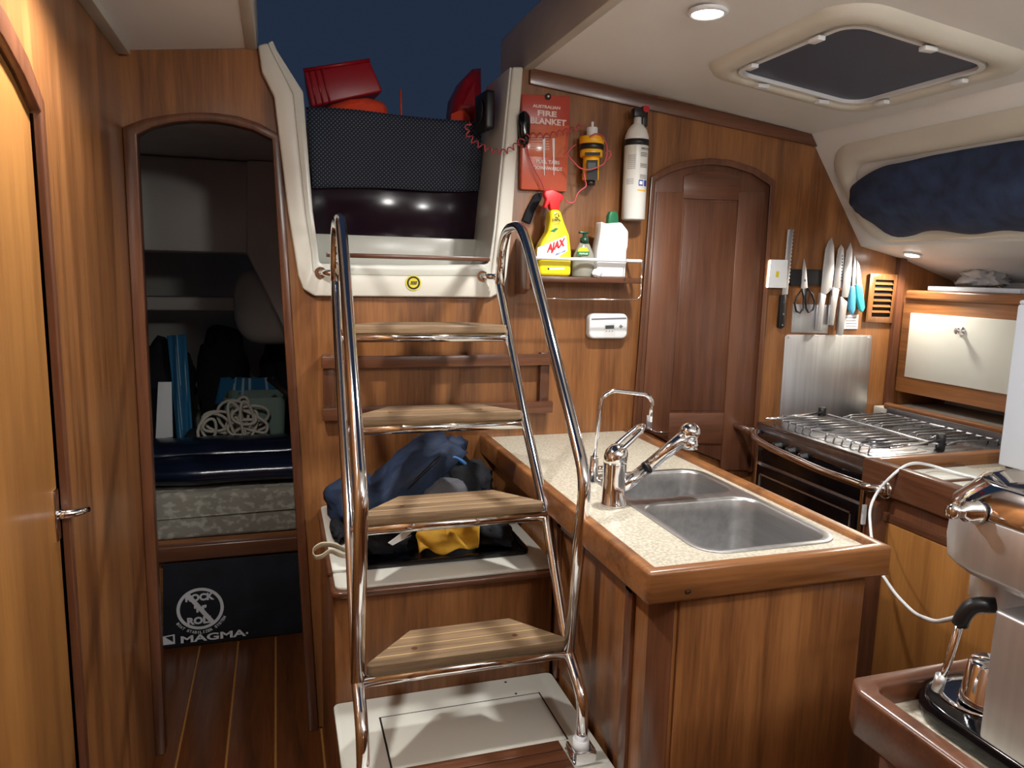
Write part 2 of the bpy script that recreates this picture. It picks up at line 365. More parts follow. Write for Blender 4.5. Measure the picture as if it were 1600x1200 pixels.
# ================================================================== COMPANIONWAY
cw = thing('trim_11', (.35, D, 1.32), 'white moulded companionway frame', kind='structure')
YF = D-.022
def ring(inner, out, y0, y1):
    return [[Vector((a[0], y0, a[1])), Vector((a[0], y1, a[1])), Vector((b[0], y1, b[1])), Vector((b[0], y0, b[1]))] for a, b in zip(out, inner)]
fo = [xz(403, 70, YF), xz(409, 112, YF), xz(428, 150, YF), xz(450, 330, YF), xz(466, 430, YF), xz(474, 452, YF), xz(492, 463, YF), xz(630, 464, YF), xz(768, 465, YF), xz(786, 455, YF), xz(792, 432, YF), xz(800, 360, YF), xz(808, 240, YF), xz(818, 104, YF)]
fi = [xz(418, 66, YF), xz(425, 82, YF), xz(458, 146, YF), xz(477, 330, YF), xz(487, 395, YF), xz(489, 424, YF), xz(497, 428, YF), xz(630, 431, YF), xz(762, 431, YF), xz(768, 428, YF), xz(770, 410, YF), xz(776, 360, YF), xz(788, 236, YF), xz(801, 104, YF)]
G().loft(ring(fi, fo, YF, D+.06), True, False).build('frame_moulding', 'gelcoat', cw, .006, 3)
# inner lip / jamb liner reaching aft to the washboard
lo = [(a[0]-(.0 if a[0] < .35 else -.0), a[1]) for a in fi]
li = [xz(426, 62, YF), xz(433, 78, YF), xz(474, 143, YF), xz(489, 330, YF), xz(497, 388, YF), xz(499, 409, YF), xz(503, 412, YF), xz(630, 414, YF), xz(758, 413, YF), xz(763, 411, YF), xz(766, 400, YF), xz(772, 358, YF), xz(784, 236, YF), xz(797, 104, YF)]
G().loft(ring(li, lo, YF+.004, 2.42), True, False).build('jamb', 'white_gloss', cw, .004)
zs = P(630, 403, 'Y', YF).z
g = G().box(.135, .605, YF-.004, YF+.05, zs-.003, zs+.009); g.build('sill_strip', 'trim_X', cw, .002)
g = G().box(.10, .66, 2.345, 2.40, zs-.03, 1.50); g.build('sill_riser', 'white_gloss', cw, .003)
# latch bracket
wb = G().box(.085, .665, 2.372, 2.384, 1.50, 1.70).build('washboard', 'acrylic', None, .002, label='dark tinted acrylic washboard closing the companionway', cat='washboard')
MC = PY([(478, 168), (752, 190), (748, 298), (488, 294)], 2.358)
def meshf(u, v):
    p = MC[0].lerp(MC[1], u).lerp(MC[3].lerp(MC[2], u), v); return p+Vector((0, -.006*math.sin(u*9+v*3)-.006*math.sin(v*3.1), .004*math.sin(u*6)))
G().grid(30, 16, meshf).build('mesh_panel', 'mesh_black', None, solid=.004, label='black woven mesh panel hung across the companionway', cat='mesh panel')
# cockpit beyond, world background colour stands in for the dim dodger canvas
box('floor_cockpit', 'liner', .06, 1.5, 2.45, 3.6, 1.81, 1.845, None, .01, kind='structure', label='pale bridge deck behind the mesh panel')
rb = thing('red_tub', (.2, 2.58, 1.875), 'red plastic tub lying tilted behind the mesh panel', 'tub')
pts = PY([(474, 110), (578, 94), (599, 143), (486, 168)], 2.52)
a = [p for p in pts]; cmid = sum(a, Vector())/4
rg = [[cmid+(p-cmid)*k+Vector((0, dy, 0)) for p in a] for k, dy in ((1, 0), (.9, .2))]
G().loft(rg, True, False).build('tub_body', 'red_plastic', rb, .008, 3)
e0, e1 = a[0], a[1]; dirx = (e1-e0).normalized(); up = dirx.cross(Vector((0, 1, 0)))
if up.z < 0: up = -up
G().tube([e0+Vector((0, .0, 0)), e1], .006, 8).build('tub_rim', 'red_plastic', rb)
for t in (.08, .17, .26): G().tube([e0.lerp(e1, t)+Vector((0, -.003, 0)), a[3].lerp(a[2], t)+Vector((0, -.003, 0))], .003, 6).build('tub_rib', 'red_plastic', rb)
def cloth(pl, y, dy, name, label, m, cat):
    pts = PY(pl, y); c = sum(pts, Vector())/len(pts); n = len(pts)
    g = G(); rings = []
    for k, off in ((1, 0), (.8, -.03), (.4, -.045)): rings.append([c+(p-c)*k+Vector((0, off+.006*math.sin(i*2.1), 0)) for i, p in enumerate(pts)])
    g.loft([[p+Vector((0, dy, 0)) for p in pts]]+rings, True)
    return g.build(name, m, None, label=label, cat=cat)
cloth([(500, 178), (518, 163), (545, 156), (575, 153), (596, 158), (604, 168), (608, 192), (498, 192)], 2.512, .004, 'orange_cloth', 'bright orange cloth under the red tub', 'orange_cloth', 'cloth')
oj = cloth([(704, 186), (708, 152), (722, 125), (738, 108), (752, 106), (752, 196), (704, 196)], 2.50, .08, 'orange_jacket', 'orange red cloth hanging by the speaker', 'red_plastic', 'cloth')
G().tube([P(626, 140, 'Y', 2.52), P(627, 178, 'Y', 2.52), Vector((P(627, 178, 'Y', 2.52).x, 2.52, 1.846))], .003, 6).build('halyard', 'orange_cloth', None, label='thin red rope standing upright behind the mesh panel', cat='rope')
slab('orange_lining', 'orange_cloth', [(704, 194), (705, 178), (716, 173), (726, 172), (734, 182), (736, 194)], 2.445, .006, oj, .001)
# yellow sticker on the frame
st = thing('round_sticker', P(646, 443, 'Y', YF), 'small round yellow and black sticker on the companionway frame', 'sticker')
c = P(646, 442, 'Y', YF-.0015); 
G().lathe([(.0225, 0), (.0225, .001)], c, (0, -1, 0)).build('disc', 'sticker_yellow', st)
rg = [[c+Vector((math.cos(t)*r, -.0015, math.sin(t)*r)) for r in (.014, .019)] for t in [2*math.pi*k/24 for k in range(25)]]
G().loft(rg, False, False, False).build('black_ring', 'ink', st)
for k in range(4): G().prism([c+Vector((-.009+k*.0045+a, -.0016, b)) for a, b in ((0, -.005), (.003, -.005), (.006, .005), (.003, .005))], (0, -.0003, 0)).build('bar', 'ink', st)
# ================================================================== LADDER
def xr(z): return .572+.046*max(0, min(1, (z-.6)/.8))
def xl(z): return .132+.02*max(0, min(1, (z-.6)/.8))
STEPS = [(1.36, .604), (1.553, .842), (1.76, 1.017), (1.95, 1.221)]
ld = thing('companionway_ladder', (.36, 1.4, .42), 'polished steel boarding ladder with four worn teak treads', 'ladder')
for s, fx in (('l', xl), ('r', xr)):
    Q = lambda y, z: Vector((fx(z), y, z))
    G().tube([Q(1.275, .425), Q(1.272, .55), Q(1.36, .604), Q(1.553, .842), Q(1.76, 1.03), Q(1.95, 1.225), Q(2.06, 1.345), Q(2.10, 1.385)], .0125, 14, .04).build('stringer', 'chrome', ld)
    G().tube([Q(1.357, .605), Q(1.354, .985), Q(1.835, 1.468), Q(1.90, 1.523), Q(2.02, 1.52), Q(2.07, 1.46), Q(2.075, 1.365)], .0135, 14, .045).build('handrail', 'chrome', ld)
    m = Q(2.10, 1.385)
    br = G().lathe([(.016, 0), (.016, .006)], (m.x-.035, YF, m.z), (0, -1, 0)).tube([m, m+Vector((-.02, .02, 0)), m+Vector((-.035, .035, 0))], .009, 10)
    br.build('mount_bracket', 'chrome', ld)
    f = Q(1.275, .42)
    g = G().lathe([(.017, .012), (.017, .04)], f); so = g.build('foot_collar', 'white_plastic', ld)
    g = G().box(f.x-.024, f.x+.024, f.y-.028, f.y+.028, .42, .426).box(f.x-.022, f.x+.022, f.y-.03, f.y-.024, .42, .448).box(f.x-.025, f.x-.019, f.y-.02, f.y+.02, .42, .445).box(f.x+.019, f.x+.025, f.y-.02, f.y+.02, .42, .445)
    g.build('foot_bracket', 'chrome', ld, .0015)
for k, (y, z) in enumerate(STEPS):
    G().tube([(xl(z), y, z), (xr(z), y, z)], .0125, 14).build('step_tube', 'chrome', ld)
    z0 = z+.0125; y0, y1 = y-.012, y+.118; xa, xb = xl(z)+.018, xr(z)-.008
    def half(yy):   # left / right edge of the tread at depth yy
        t = (yy-y0)/(y1-y0); i = .0 if t < .12 else (t-.12)*.105/.88
        return xa+i, xb-i*.85
    def outline(a, b, n=5):
        L = []; Rr = []
        for i in range(n+1):
            yy = a+(b-a)*i/n; l, r = half(yy); e = 0
            if b > y1-.001 and i == n: e = .012
            if a < y0+.003 and i == 0: e = .008
            L.append((l+e, yy)); Rr.append((r-e, yy))
        return Rr+L[::-1]
    tr = G().prism([(x, yy, z0) for x, yy in outline(y0+.002, y1-.002)], (0, 0, .0202)).build('tread', 'caulk', ld, .001)
    cuts = [y0, y0+.034, y0+.066, y0+.098, y1]
    for a, b in zip(cuts, cuts[1:]):
        G().prism([(x, yy, z0+.0005) for x, yy in outline(a+.0012, b-.0012)], (0, 0, .0205)).build('teak_strip', 'tread', tr, .0012)
    for x in (xa+.10, xb-.10):
        G().lathe([(.006, 0), (.006, .0012)], (x, y0+.05, z0+.0205)).build('screw_plug', 'trim_X', tr)
# ================================================================== ENGINE BOX, STEP, BAGS
eb = thing('engine_box', (.36, 1.87, 0), 'teak engine box with a white top behind the ladder', 'engine box')
g = G().box(.105, .626, 1.60, D-.001, .0, .685); g.build('box_body', 'teak_Z', eb, .004)
G().prism([(a, b, .685) for a, b in rrect(.097, .626, 1.56, D-.001, .025)], (0, 0, .015)).build('moulded_edge', 'trim_X', eb, .005, 3)
G().prism([(a, b, .700) for a, b in rrect(.107, .625, 1.572, D-.002, .02)], (0, 0, .007)).build('white_top', 'white_gloss', eb, .002)
ty = thing('black_tray', (.4, 1.87, .707), 'black tray set in the white box top under the backpack', 'tray')
ol = rrect(.165, .585, 1.655, 2.12, .02); il = rrect(.178, .572, 1.668, 2.107, .014)
G().loft([[Vector((a, b, .7075)) for a, b in ol], [Vector((a, b, .719)) for a, b in ol], [Vector((a, b, .719)) for a, b in il], [Vector((a, b, .710)) for a, b in il]], True, False).build('tray_pan', 'black_gloss', ty, .001)
ps = thing('platform_step', (.36, 1.4, 0), 'white step platform with inset hatch lid under the ladder', 'step')
G().box(.112, .626, 1.06, 1.598, 0, .405).build('platform_body', 'trim_Z', ps, .003)
G().prism([(a, b, .405) for a, b in rrect(.10, .6265, 1.05, 1.599, .015)], (0, 0, .014)).build('platform_top', 'white_gloss', ps, .003)
lid = G().box(.197, .566, 1.335, 1.515, .4188, .4206).build('hatch_lid', 'white_gloss', ps, .001)
g = G()
for a in ((.193, .197, 1.335, 1.519), (.566, .570, 1.335, 1.519), (.193, .570, 1.515, 1.519)): g.box(*a, .4189, .4193)
g.build('lid_gap', 'ink', ps)
for k in range(3): box('teak_plank', 'trim_X', .20, .545, 1.235+k*.033, 1.265+k*.033, .4188, .4245, ps, .0015)
for px in ((790, 1066), (806, 1084)): G().lathe([(.003, 0), (.003, .0008)], P(*px, 'Z', .4192)).build('screw_head', 'steel_dark', ps)
# backpack
bp = thing('backpack', (.33, 1.92, .72), 'navy backpack with blue trim slumped on the engine box', 'backpack')
Mr = Matrix.Rotation(math.radians(-38), 3, 'Y') @ Matrix.Rotation(math.radians(10), 3, 'Z')
G().blob((.335, 2.0, .82), .17, .10, .065, .25, 9, seed=3, M=Mr, pw=.75, zmin=.7195).build('bag_body', 'bag_blue', bp)
G().blob((.20, 2.0, .765), .085, .11, .06, .3, 9, seed=5, pw=.8, zmin=.7195).build('side_pocket', 'bag_blue', bp)
G().blob((.475, 2.02, .90), .035, .03, .03, .3, 9, seed=8, pw=.8).build('top_loop', 'bag_blue', bp)
G().tube([(.40, 1.93, .86), (.455, 1.96, .895), (.51, 1.95, .85), (.56, 1.94, .79), (.585, 1.93, .745)], .006, 8, .03).build('blue_strap', 'bag_sky', bp)
G().blob((.43, 1.94, .78), .07, .05, .055, .2, 8, seed=11, pw=.8, zmin=.7195).build('back_pad', 'grey_pad', bp)
G().blob((.50, 1.98, .80), .08, .07, .075, .35, 9, seed=14, zmin=.7195).build('harness', 'bag_cloth', bp)
G().tube([(.31, 1.905, .81), (.36, 1.90, .86), (.41, 1.905, .905)], .004, 8, .03).build('zip', 'black_plastic', bp)
jk = thing('blue_jacket', (.25, 1.73, .72), 'dark navy jacket bundled in the black tray', 'jacket')
G().blob((.228, 1.74, .765), .072, .06, .05, .4, 11, seed=21, pw=.8, zmin=.7195).build('jacket_body', 'bag_cloth', jk)
G().blob((.228, 1.71, .80), .045, .045, .03, .4, 11, seed=22).build('sleeve', 'bag_blue', jk)
G().prism([(.235, 1.668, .765), (.285, 1.664, .80), (.292, 1.664, .79), (.27, 1.665, .772), (.29, 1.664, .78), (.245, 1.668, .758)], (0, -.003, 0)).build('white_flash', 'label_white', jk)
def yel(u, v):
    x = .312+.15*u; z = .7235+.075*v*(1.25 if u > .5 else .75)+.006*math.sin(u*13+v*4)
    return Vector((x, 1.685+.05*v+.012*math.sin(u*9+v*5)-.01*v*u, z))
G().grid(26, 10, yel).build('yellow_cloth', 'yellow_cloth', None, solid=.006, label='yellow folded cloth bag lying in the black tray', cat='cloth bag')
G().blob((.51, 1.74, .745), .05, .06, .035, .4, 10, seed=31, pw=.8, zmin=.7195).build('black_pouch', 'bag_cloth', None, label='dark pouch beside the yellow cloth', cat='pouch')
pts = fillet(PY([(545, 862), (520, 851), (500, 851), (487, 861), (490, 874), (503, 872), (516, 861), (528, 868), (545, 872)], 1.645), .02, 4)
G().loft([[p+Vector((0, .012, -.008)), p+Vector((0, -.004, .008))] for p in pts], False, True, False).build('webbing_strap', 'strap_cream', None, solid=.002, label='cream webbing strap dangling off the white box top', cat='strap')
g = G().blob((.14, 1.90, .725), .022, .07, .02, .5, 10, seed=41, zmin=.7075); g.build('black_buckle_strap', 'bag_cloth', None, label='black strap end lying on the white box top', cat='strap')
# slatted wall rack behind the ladder
rk = thing('wall_rack', (.46, D, .96), 'teak rack of two rails fixed to the bulkhead behind the ladder', 'rack')
for za, zb in ((1.118, 1.152), (.968, 1.004)): G().box(.115, .812, D-.045, D-.022, za, zb).build('rail', 'trim_X', rk, .003)
for x in (.12, .775): G().box(x, x+.03, D-.022, D-.001, .965, 1.155).build('upright', 'trim_Z', rk, .002)
# ================================================================== SINK PENINSULA
sk = thing('sink_cabinet', (.85, 1.6, 0), 'teak sink cabinet standing beside the ladder', 'cabinet')
o_ = [(.636, D-.001), (.636, 1.135), (.664, 1.10), (1.085, 1.10), (1.085, D-.001)]; i_ = [(.65, D-.001), (.65, 1.142), (.67, 1.115), (1.07, 1.115), (1.07, D-.001)]
G().loft([[Vector((a[0], a[1], 0)), Vector((a[0], a[1], .842)), Vector((b[0], b[1], .842)), Vector((b[0], b[1], 0))] for a, b in zip(o_, i_)], True, False).build('cabinet_body', 'teak_Z', sk, .002)
G().prism([(.6355, 1.138, 0), (.6325, 1.135, 0), (.662, 1.0965, 0), (.665, 1.0985, 0)], (0, 0, .845)).build('corner_post', 'trim_Z', sk, .0008)
box('front_panel', 'teak_Z', .672, 1.078, 1.092, 1.10, .05, .84, sk, .002)
fr = box('side_panel', 'teak_Z', .631, .6365, 1.22, 1.56, .45, .80, sk, .002)
for y0, y1, z0, z1 in ((1.19, 1.22, .42, .83), (1.56, 1.59, .42, .83), (1.19, 1.59, .80, .83)): box('side_rail', 'trim_Z', .627, .6365, y0, y1, z0, z1, sk, .002)
ct = thing('sink_counter', (.85, 1.6, .845), 'speckled laminate counter with teak edging and two sink bowls', 'counter')
B1 = rrect(.755, 1.045, 1.145, 1.435, .05, 6); B2 = rrect(.755, 1.045, 1.47, 1.675, .045, 6)
shape2d([(.60, 1.07), (1.09, 1.07), (1.09, D-.002), (.60, D-.002)], [rrect(.752, 1.048, 1.142, 1.678, .05, 6)], (0, 0, .866), (1, 0, 0), (0, 1, 0), .024).build('laminate_top', 'laminate', ct)
G().loft([[Vector(p) for p in r] for r in ([(.588, D-.003, .842), (.588, D-.003, .902), (.615, D-.003, .902), (.615, D-.003, .842)], [(.588, 1.06, .842), (.588, 1.06, .902), (.615, 1.087, .902), (.615, 1.087, .842)], [(1.105, 1.06, .842), (1.105, 1.06, .902), (1.078, 1.087, .902), (1.078, 1.087, .842)], [(1.105, D-.003, .842), (1.105, D-.003, .902), (1.078, D-.003, .902), (1.078, D-.003, .842)])], True, False).build('edge_moulding', 'teak_X', ct, .007, 3)
sb = shape2d(rrect(.74, 1.06, 1.13, 1.69, .06, 6), [B1, B2], (0, 0, .8895), (1, 0, 0), (0, 1, 0), .003).build('sink_flange', 'steel_sink', ct, .0008)
for nm, B, dp in (('sink_bowl', B1, .17), ('sink_bowl', B2, .15)):
    cx = sum(p[0] for p in B)/len(B); cy = sum(p[1] for p in B)/len(B)
    rg = []
    for k, z in ((1, .892), (.985, .885), (.965, .86), (.94, .892-dp+.03), (.90, .892-dp+.008), (.82, .892-dp), (.12, .892-dp-.004), (.1, .892-dp-.004)):
        rg.append([Vector((cx+(a-cx)*k, cy+(b-cy)*k, z)) for a, b in B])
    bw = G().loft(rg, False).build(nm, 'steel_sink', ct, solid=.0015, soff=0)
    G().lathe([(.02, 0), (.02, .002)], (cx, cy, .892-dp-.003)).build('drain', 'steel_dark', bw)
G().tube([(.66, 1.06, .86), (.67, 1.0595, .861)], .003, 8).build('plug', 'brown_dark', ct)
# mixer tap
F = P(958, 788, 'Z', .8905)
fc = thing('mixer_tap', F, 'chrome mixer tap with pull-out spray spout by the sink', 'tap')
G().lathe([(.030, 0), (.030, .004), (.027, .008), (.0255, .055), (.026, .095), (.026, .098)], F).build('tap_body', 'chrome', fc)
T = F+Vector((0, 0, .098))
cp = G().lathe([(.0263, 0), (.027, .012), (.0245, .026), (.014, .038), (.004, .041)], T, (.12, .02, 1)).build('tap_cap', 'chrome', fc)
hA = T+Vector((.0, 0, .026)); hd = Vector((.80, .12, .58)).normalized(); hn = Vector((0, 1, 0))
lp = [hA+hd*a+hn*b for a, b in ((.0, -.018), (.03, -.018), (.078, -.014), (.09, 0), (.078, .014), (.03, .018), (0, .018))]
G().tube(lp, .0052, 8, .014).build('lever', 'chrome', fc)
s0 = F+Vector((.005, 0, .026)); s1 = P(1078, 676, 'Y', F.y-.005)
dr = (s1-s0)
G().tube([s0, s0+dr*.40], .0145, 14).build('spout_base', 'chrome', fc)
G().tube([s0+dr*.40, s0+dr*.43], .0155, 14).build('spout_ring', 'black_plastic', fc)
G().tube([s0+dr*.43, s0+dr*.85, s0+dr*.95], lambda t: .0145+.003*t, 14).build('spray_hose_head', 'chrome', fc)
G().blob(s1, .024, .024, .024, 0).build('spray_elbow', 'chrome', fc)
G().lathe([(.016, 0), (.019, .02), (.019, .028), (.015, .03)], s1+Vector((0, 0, -.008)), (.1, 0, -1)).build('spray_nozzle', 'chrome', fc)
# filtered-water tap
W = P(927, 752, 'Z', .8905)
ft = thing('filter_tap', W, 'thin gooseneck drinking water tap beside the mixer tap', 'tap')
G().lathe([(.022, 0), (.022, .004), (.011, .006), (.010, .06), (.0085, .064)], W).build('tap_base', 'chrome', ft)
G().tube([W+Vector((.008, 0, .03)), W+Vector((.04, -.005, .032))], .0085, 10).build('valve', 'chrome', ft)
G().tube([W+Vector((.032, -.004, .035)), W+Vector((.033, -.004, .062))], .0035, 8).build('valve_lever', 'chrome', ft)
G().tube([W+Vector((0, 0, .06)), W+Vector((.012, .0, .21)), W+Vector((.04, 0, .228)), W+Vector((.135, 0, .215)), W+Vector((.152, 0, .20)), W+Vector((.15, 0, .145))], .0052, 10, .022).build('gooseneck', 'chrome', ft)
# ================================================================== BULKHEAD FITTINGS
fb = thing('fire_blanket_pouch', P(850, 298, 'Y', D), 'orange red fire blanket pouch hanging on the bulkhead', 'pouch')
YB = D-.022
slab('pouch_body', 'blanket_red', [(815, 146), (892, 150), (889, 230), (886, 300), (814, 296)], YB, .021, fb, .006)
slab('pouch_header', 'blanket_dark', [(816.5, 147), (891, 151), (890, 196), (816, 194)], YB-.001, .002, fb, .0005)
slab('clear_window', 'blanket_window', [(826, 202), (884, 203), (882, 246), (824, 244)], YB-.001, .002, fb, .0005)
for s, x, y, ww, hh in (('AUSTRALIAN', 854, 167, .086, .009), ('FIRE', 855, 177.5, .06, .016), ('BLANKET', 857, 190, .112, .018), ('PULL TABS', 856, 253, .075, .011), ('DOWNWARDS', 856, 263, .09, .011)):
    text(s, P(x, y, 'Y', YB-.0028), XR, ZU, ww, hh, 'blanket_text', fb, bold=.04)
for k in range(6): slab('print_line', 'blanket_text', [(830, 212+k*4), (858, 212.4+k*4), (858, 213.4+k*4), (830, 213+k*4)], YB-.0026, .0006, fb, 0)
for x in (848, 863): slab('pull_tab', 'label_white', [(x, 216), (x+4, 216), (x+3, 274), (x+2, 274)], YB-.003, .002, fb, .0005)
c = P(856, 151, 'Y', YB-.002)
G().lathe([(.009, 0), (.009, .003), (.004, .004)], c, (0, -1, 0)).build('eyelet', 'ink', fb); G().lathe([(.004, .003), (.003, .006)], c, (0, -1, 0)).build('screw', 'chrome', fb)
# speaker on the companionway jamb
sp = thing('cockpit_speaker', P(762, 200, 'Y', 2.24), 'small black speaker fixed to the right jamb of the companionway', 'speaker')
c0 = P(763, 176, 'Y', 2.24)
G().obox(c0+Vector((-.012, 0, 0)), (.03, .10, .11), Matrix.Rotation(.1, 3, 'Z')).build('housing', 'black_plastic', sp, .008, 3)
G().lathe([(.036, 0), (.036, .004), (.03, .006)], c0+Vector((-.026, 0, 0)), (-1, 0, 0)).build('grille', 'black_matte', sp)
# microphone
mc = thing('handheld_microphone', P(820, 222, 'Y', D-.03), 'black oval handheld microphone hung on the bulkhead edge', 'microphone')
G().lathe([(.004, -.05), (.012, -.046), (.0165, -.02), (.019, .01), (.017, .034), (.008, .044), (.001, .046)], P(819, 199, 'Y', D-.035), (-.05, 0, 1), sy=.8).build('mic_body', 'black_gloss', mc)
G().tube([P(819, 220, 'Y', D-.035), P(820, 230, 'Y', D-.035)], .004, 8).build('cord_boot', 'black_plastic', mc)
def coil(path, y, r, turns, tr):
    pts = fillet(PY(path, y), .03, 4); L = [0]
    for a, b in zip(pts, pts[1:]): L.append(L[-1]+(b-a).length)
    out = []; n = turns*9
    for k in range(n+1):
        s = L[-1]*k/n; i = max(j for j in range(len(L)) if L[j] <= s+1e-9); i = min(i, len(pts)-2)
        p = pts[i].lerp(pts[i+1], (s-L[i])/max(1e-9, L[i+1]-L[i])); t = (pts[i+1]-pts[i]).normalized(); u = Vector((0, 1, 0)); v = t.cross(u).normalized()
        a = 2*math.pi*k/9; out.append(p+(u*math.cos(a)*r+v*math.sin(a)*r))
    return G().tube(out, tr, 6)
coil([(734, 190), (728, 205), (741, 223), (759, 232), (777, 238), (792, 237), (806, 228), (821, 213), (835, 211), (855, 213), (871, 208), (893, 204), (912, 196)], D-.045, .0075, 20, .0019).build('coiled_cord', 'pink_cord', mc)
G().tube(PY([(822, 226), (827, 248), (837, 268), (848, 287), (851, 300)], D-.04), .0022, 6, .02).build('lanyard', 'pink_cord', None, label='straight pink lanyard hanging from the microphone', cat='lanyard')
slab('black_strap', 'bag_cloth', [(836, 303), (850, 300), (846, 312), (836, 330), (829, 350), (817, 344), (824, 326)], D-.014, .008, None, .002, label='black strap loop hanging behind the yellow spray bottle', cat='strap')
# yellow beacon
YD = D-.045
bc = thing('yellow_beacon', P(924, 290, 'Y', YD), 'yellow and black handheld beacon wrapped in pink lanyard on the bulkhead', 'beacon')
xc = P(924, 240, 'Y', YD).x
def zz(y, yy=YD): return P(924, y, 'Y', yy).z
def cyl(nm, m, r, ya, yb, e=.002): return G().lathe([(r-e, zz(yb)), (r, zz(yb)+e), (r, zz(ya)-e), (r-e, zz(ya))], (xc, YD, 0)).build(nm, m, bc)
cyl('tip', 'white_plastic', .004, 190, 201, .001); cyl('cap', 'white_plastic', .0165, 199, 215); cyl('upper_band', 'yellow', .037, 214, 226); cyl('dark_band', 'black_plastic', .036, 226, 234.5)
cyl('lower_band', 'yellow', .034, 234.5, 246); cyl('case', 'yellow', .025, 246, 282); cyl('foot', 'black_plastic', .015, 282, 290)
slab('band_print', 'ink', [(914, 238), (938, 238), (938, 243), (914, 243)], YD-.0345, .001, bc, 0)
slab('case_print', 'ink', [(917, 250), (934, 250), (934, 281), (917, 281)], YD-.026, .0015, bc, 0)
slab('case_screen', 'lcd', [(919, 254), (931, 254), (931, 264), (919, 264)], YD-.0268, .0008, bc, 0)
YC = YD-.04
for path in ([(941, 212), (948, 225), (949, 240), (945, 256), (932, 262), (920, 266), (906, 263), (899, 256), (890, 246), (886, 240), (893, 230), (900, 226)], [(912, 268), (914, 281), (917, 291), (906, 298), (900, 306), (898, 316), (890, 318), (883, 312)], [(941, 212), (930, 208), (922, 214)], [(946, 240), (953, 234), (955, 243), (948, 250)]):
    G().tube(PY(path, YC), .0021, 6, .012).build('lanyard', 'pink_cord', bc)
G().box(xc-.012, xc+.012, YD+.02, D, zz(270), zz(230)).build('holder', 'black_plastic', bc, .002)
# extinguisher
YE = D-.048
fe = thing('fire_extinguisher', P(987, 344, 'Y', YE), 'slim white fire extinguisher strapped to the bulkhead', 'extinguisher')
ex = P(992, 280, 'Y', YE).x; z0 = P(987, 344, 'Y', YE).z; zs1 = P(997, 213, 'Y', YE).z; zt = P(999, 182, 'Y', YE).z
r = .0365
G().lathe([(r-.004, z0), (r, z0+.004), (r, zs1-.01), (r*.97, zs1), (r*.8, zs1+.018), (r*.5, zs1+.032), (.012, zs1+.036), (.0115, zt)], (ex, YE, 0), n=32).build('cylinder', 'ext_white', fe)
G().lathe([(r+.0012, zs1-.03), (r+.0012, zs1-.012)], (ex, YE, 0), n=32).build('band', 'black_plastic', fe)
G().box(ex-.018, ex+.022, YE-.014, YE+.014, zt-.004, zt+.022).box(ex+.012, ex+.03, YE-.01, YE+.01, zt-.03, zt+.03).build('valve', 'black_plastic', fe, .003)
G().lathe([(.010, 0), (.010, .008)], (ex+.018, YE-.012, zt+.02), (0, -1, 0)).build('gauge', 'red_plastic', fe)
G().box(ex-.02, ex+.02, YE+.03, D, z0+.05, zs1-.02).build('bracket', 'black_plastic', fe, .002)
def onext(a0, a1, za, zb, nm, m, off=.0006):   # patch on the cylinder surface, angles measured from -Y towards +X
    g = G(); n = 8
    g.loft([[Vector((ex+(r+off)*math.sin(t), YE-(r+off)*math.cos(t), z)) for z in (za, zb)] for t in [math.radians(a0-22+(a1-a0)*k/n) for k in range(n+1)]], False, True, False)
    return g.build(nm, m, fe)
zr = lambda t: zs1+(z0-zs1)*t
for k in range(3):
    for q in range(3): onext(18, 60, zr(.21+k*.13+q*.018), zr(.216+k*.13+q*.018), 'print_line', 'ink')
for k in range(8): onext(-45, -5, zr(.24+k*.022), zr(.246+k*.022), 'print_line', 'label_grey')
for k in range(4): onext(-48, -10, zr(.52+k*.018), zr(.525+k*.018), 'print_line', 'label_grey')
onext(14, 38, zr(.60), zr(.53), 'blue_symbol', 'ink_blue'); onext(44, 66, zr(.60), zr(.53), 'blue_symbol', 'ink_blue'); onext(10, 60, zr(.66), zr(.645), 'orange_print', 'yellow')
onext(18, 34, zr(.585), zr(.545), 'symbol_print', 'label_white', .0010)
text('INSTRUCTIONS', (ex+.012, YE-r*1.01, zr(.165)), (1, .25, 0), ZU, .03, .006, 'ink', fe, bold=.02)
# shelf with guard rail
ws = thing('wall_shelf', P(920, 440, 'Y', D), 'small teak wall shelf with white guard rail', 'shelf')
za = P(900, 437, 'Y', 2.06).z
xa, xb = P(838, 437, 'Y', 2.06).x, P(997, 437, 'Y', 2.06).x
G().box(xa-.02, xb+.01, 2.055, D-.001, za-.008, za+.008).build('shelf_board', 'trim_X', ws, .003)
ya, yb_ = 2.055, D-.001
G().prism([(xa-.032, y, z) for y, z in [(ya, za-.03), (ya, za+.05), (ya+.03, za+.10), (yb_, za+.12), (yb_, za-.05), (ya+.03, za-.045)]], (.012, 0, 0)).build('shelf_end', 'trim_Z', ws, .004)
zr_ = P(900, 405, 'Y', 2.05).z
G().tube([(xa-.03, 2.05, zr_), (xb, 2.05, zr_), (xb+.008, 2.06, zr_), (xb+.008, D-.002, zr_)], .005, 10, .01).build('guard_rail', 'white_plastic', ws)
zl = P(990, 468, 'Y', 2.06).z
G().tube([(xb+.006, 2.05, zr_), (xb+.006, 2.05, zl+.01), (xb-.008, 2.05, zl), (xa+.0, 2.05, zl)], .0022, 8, .012).build('towel_wire', 'chrome', ws)
G().tube([(xb-.05, 2.046, zr_+.008), (xb-.052, 2.044, zr_-.02), (xb-.05, 2.046, za)], .0011, 6).build('hook', 'steel_dark', ws)
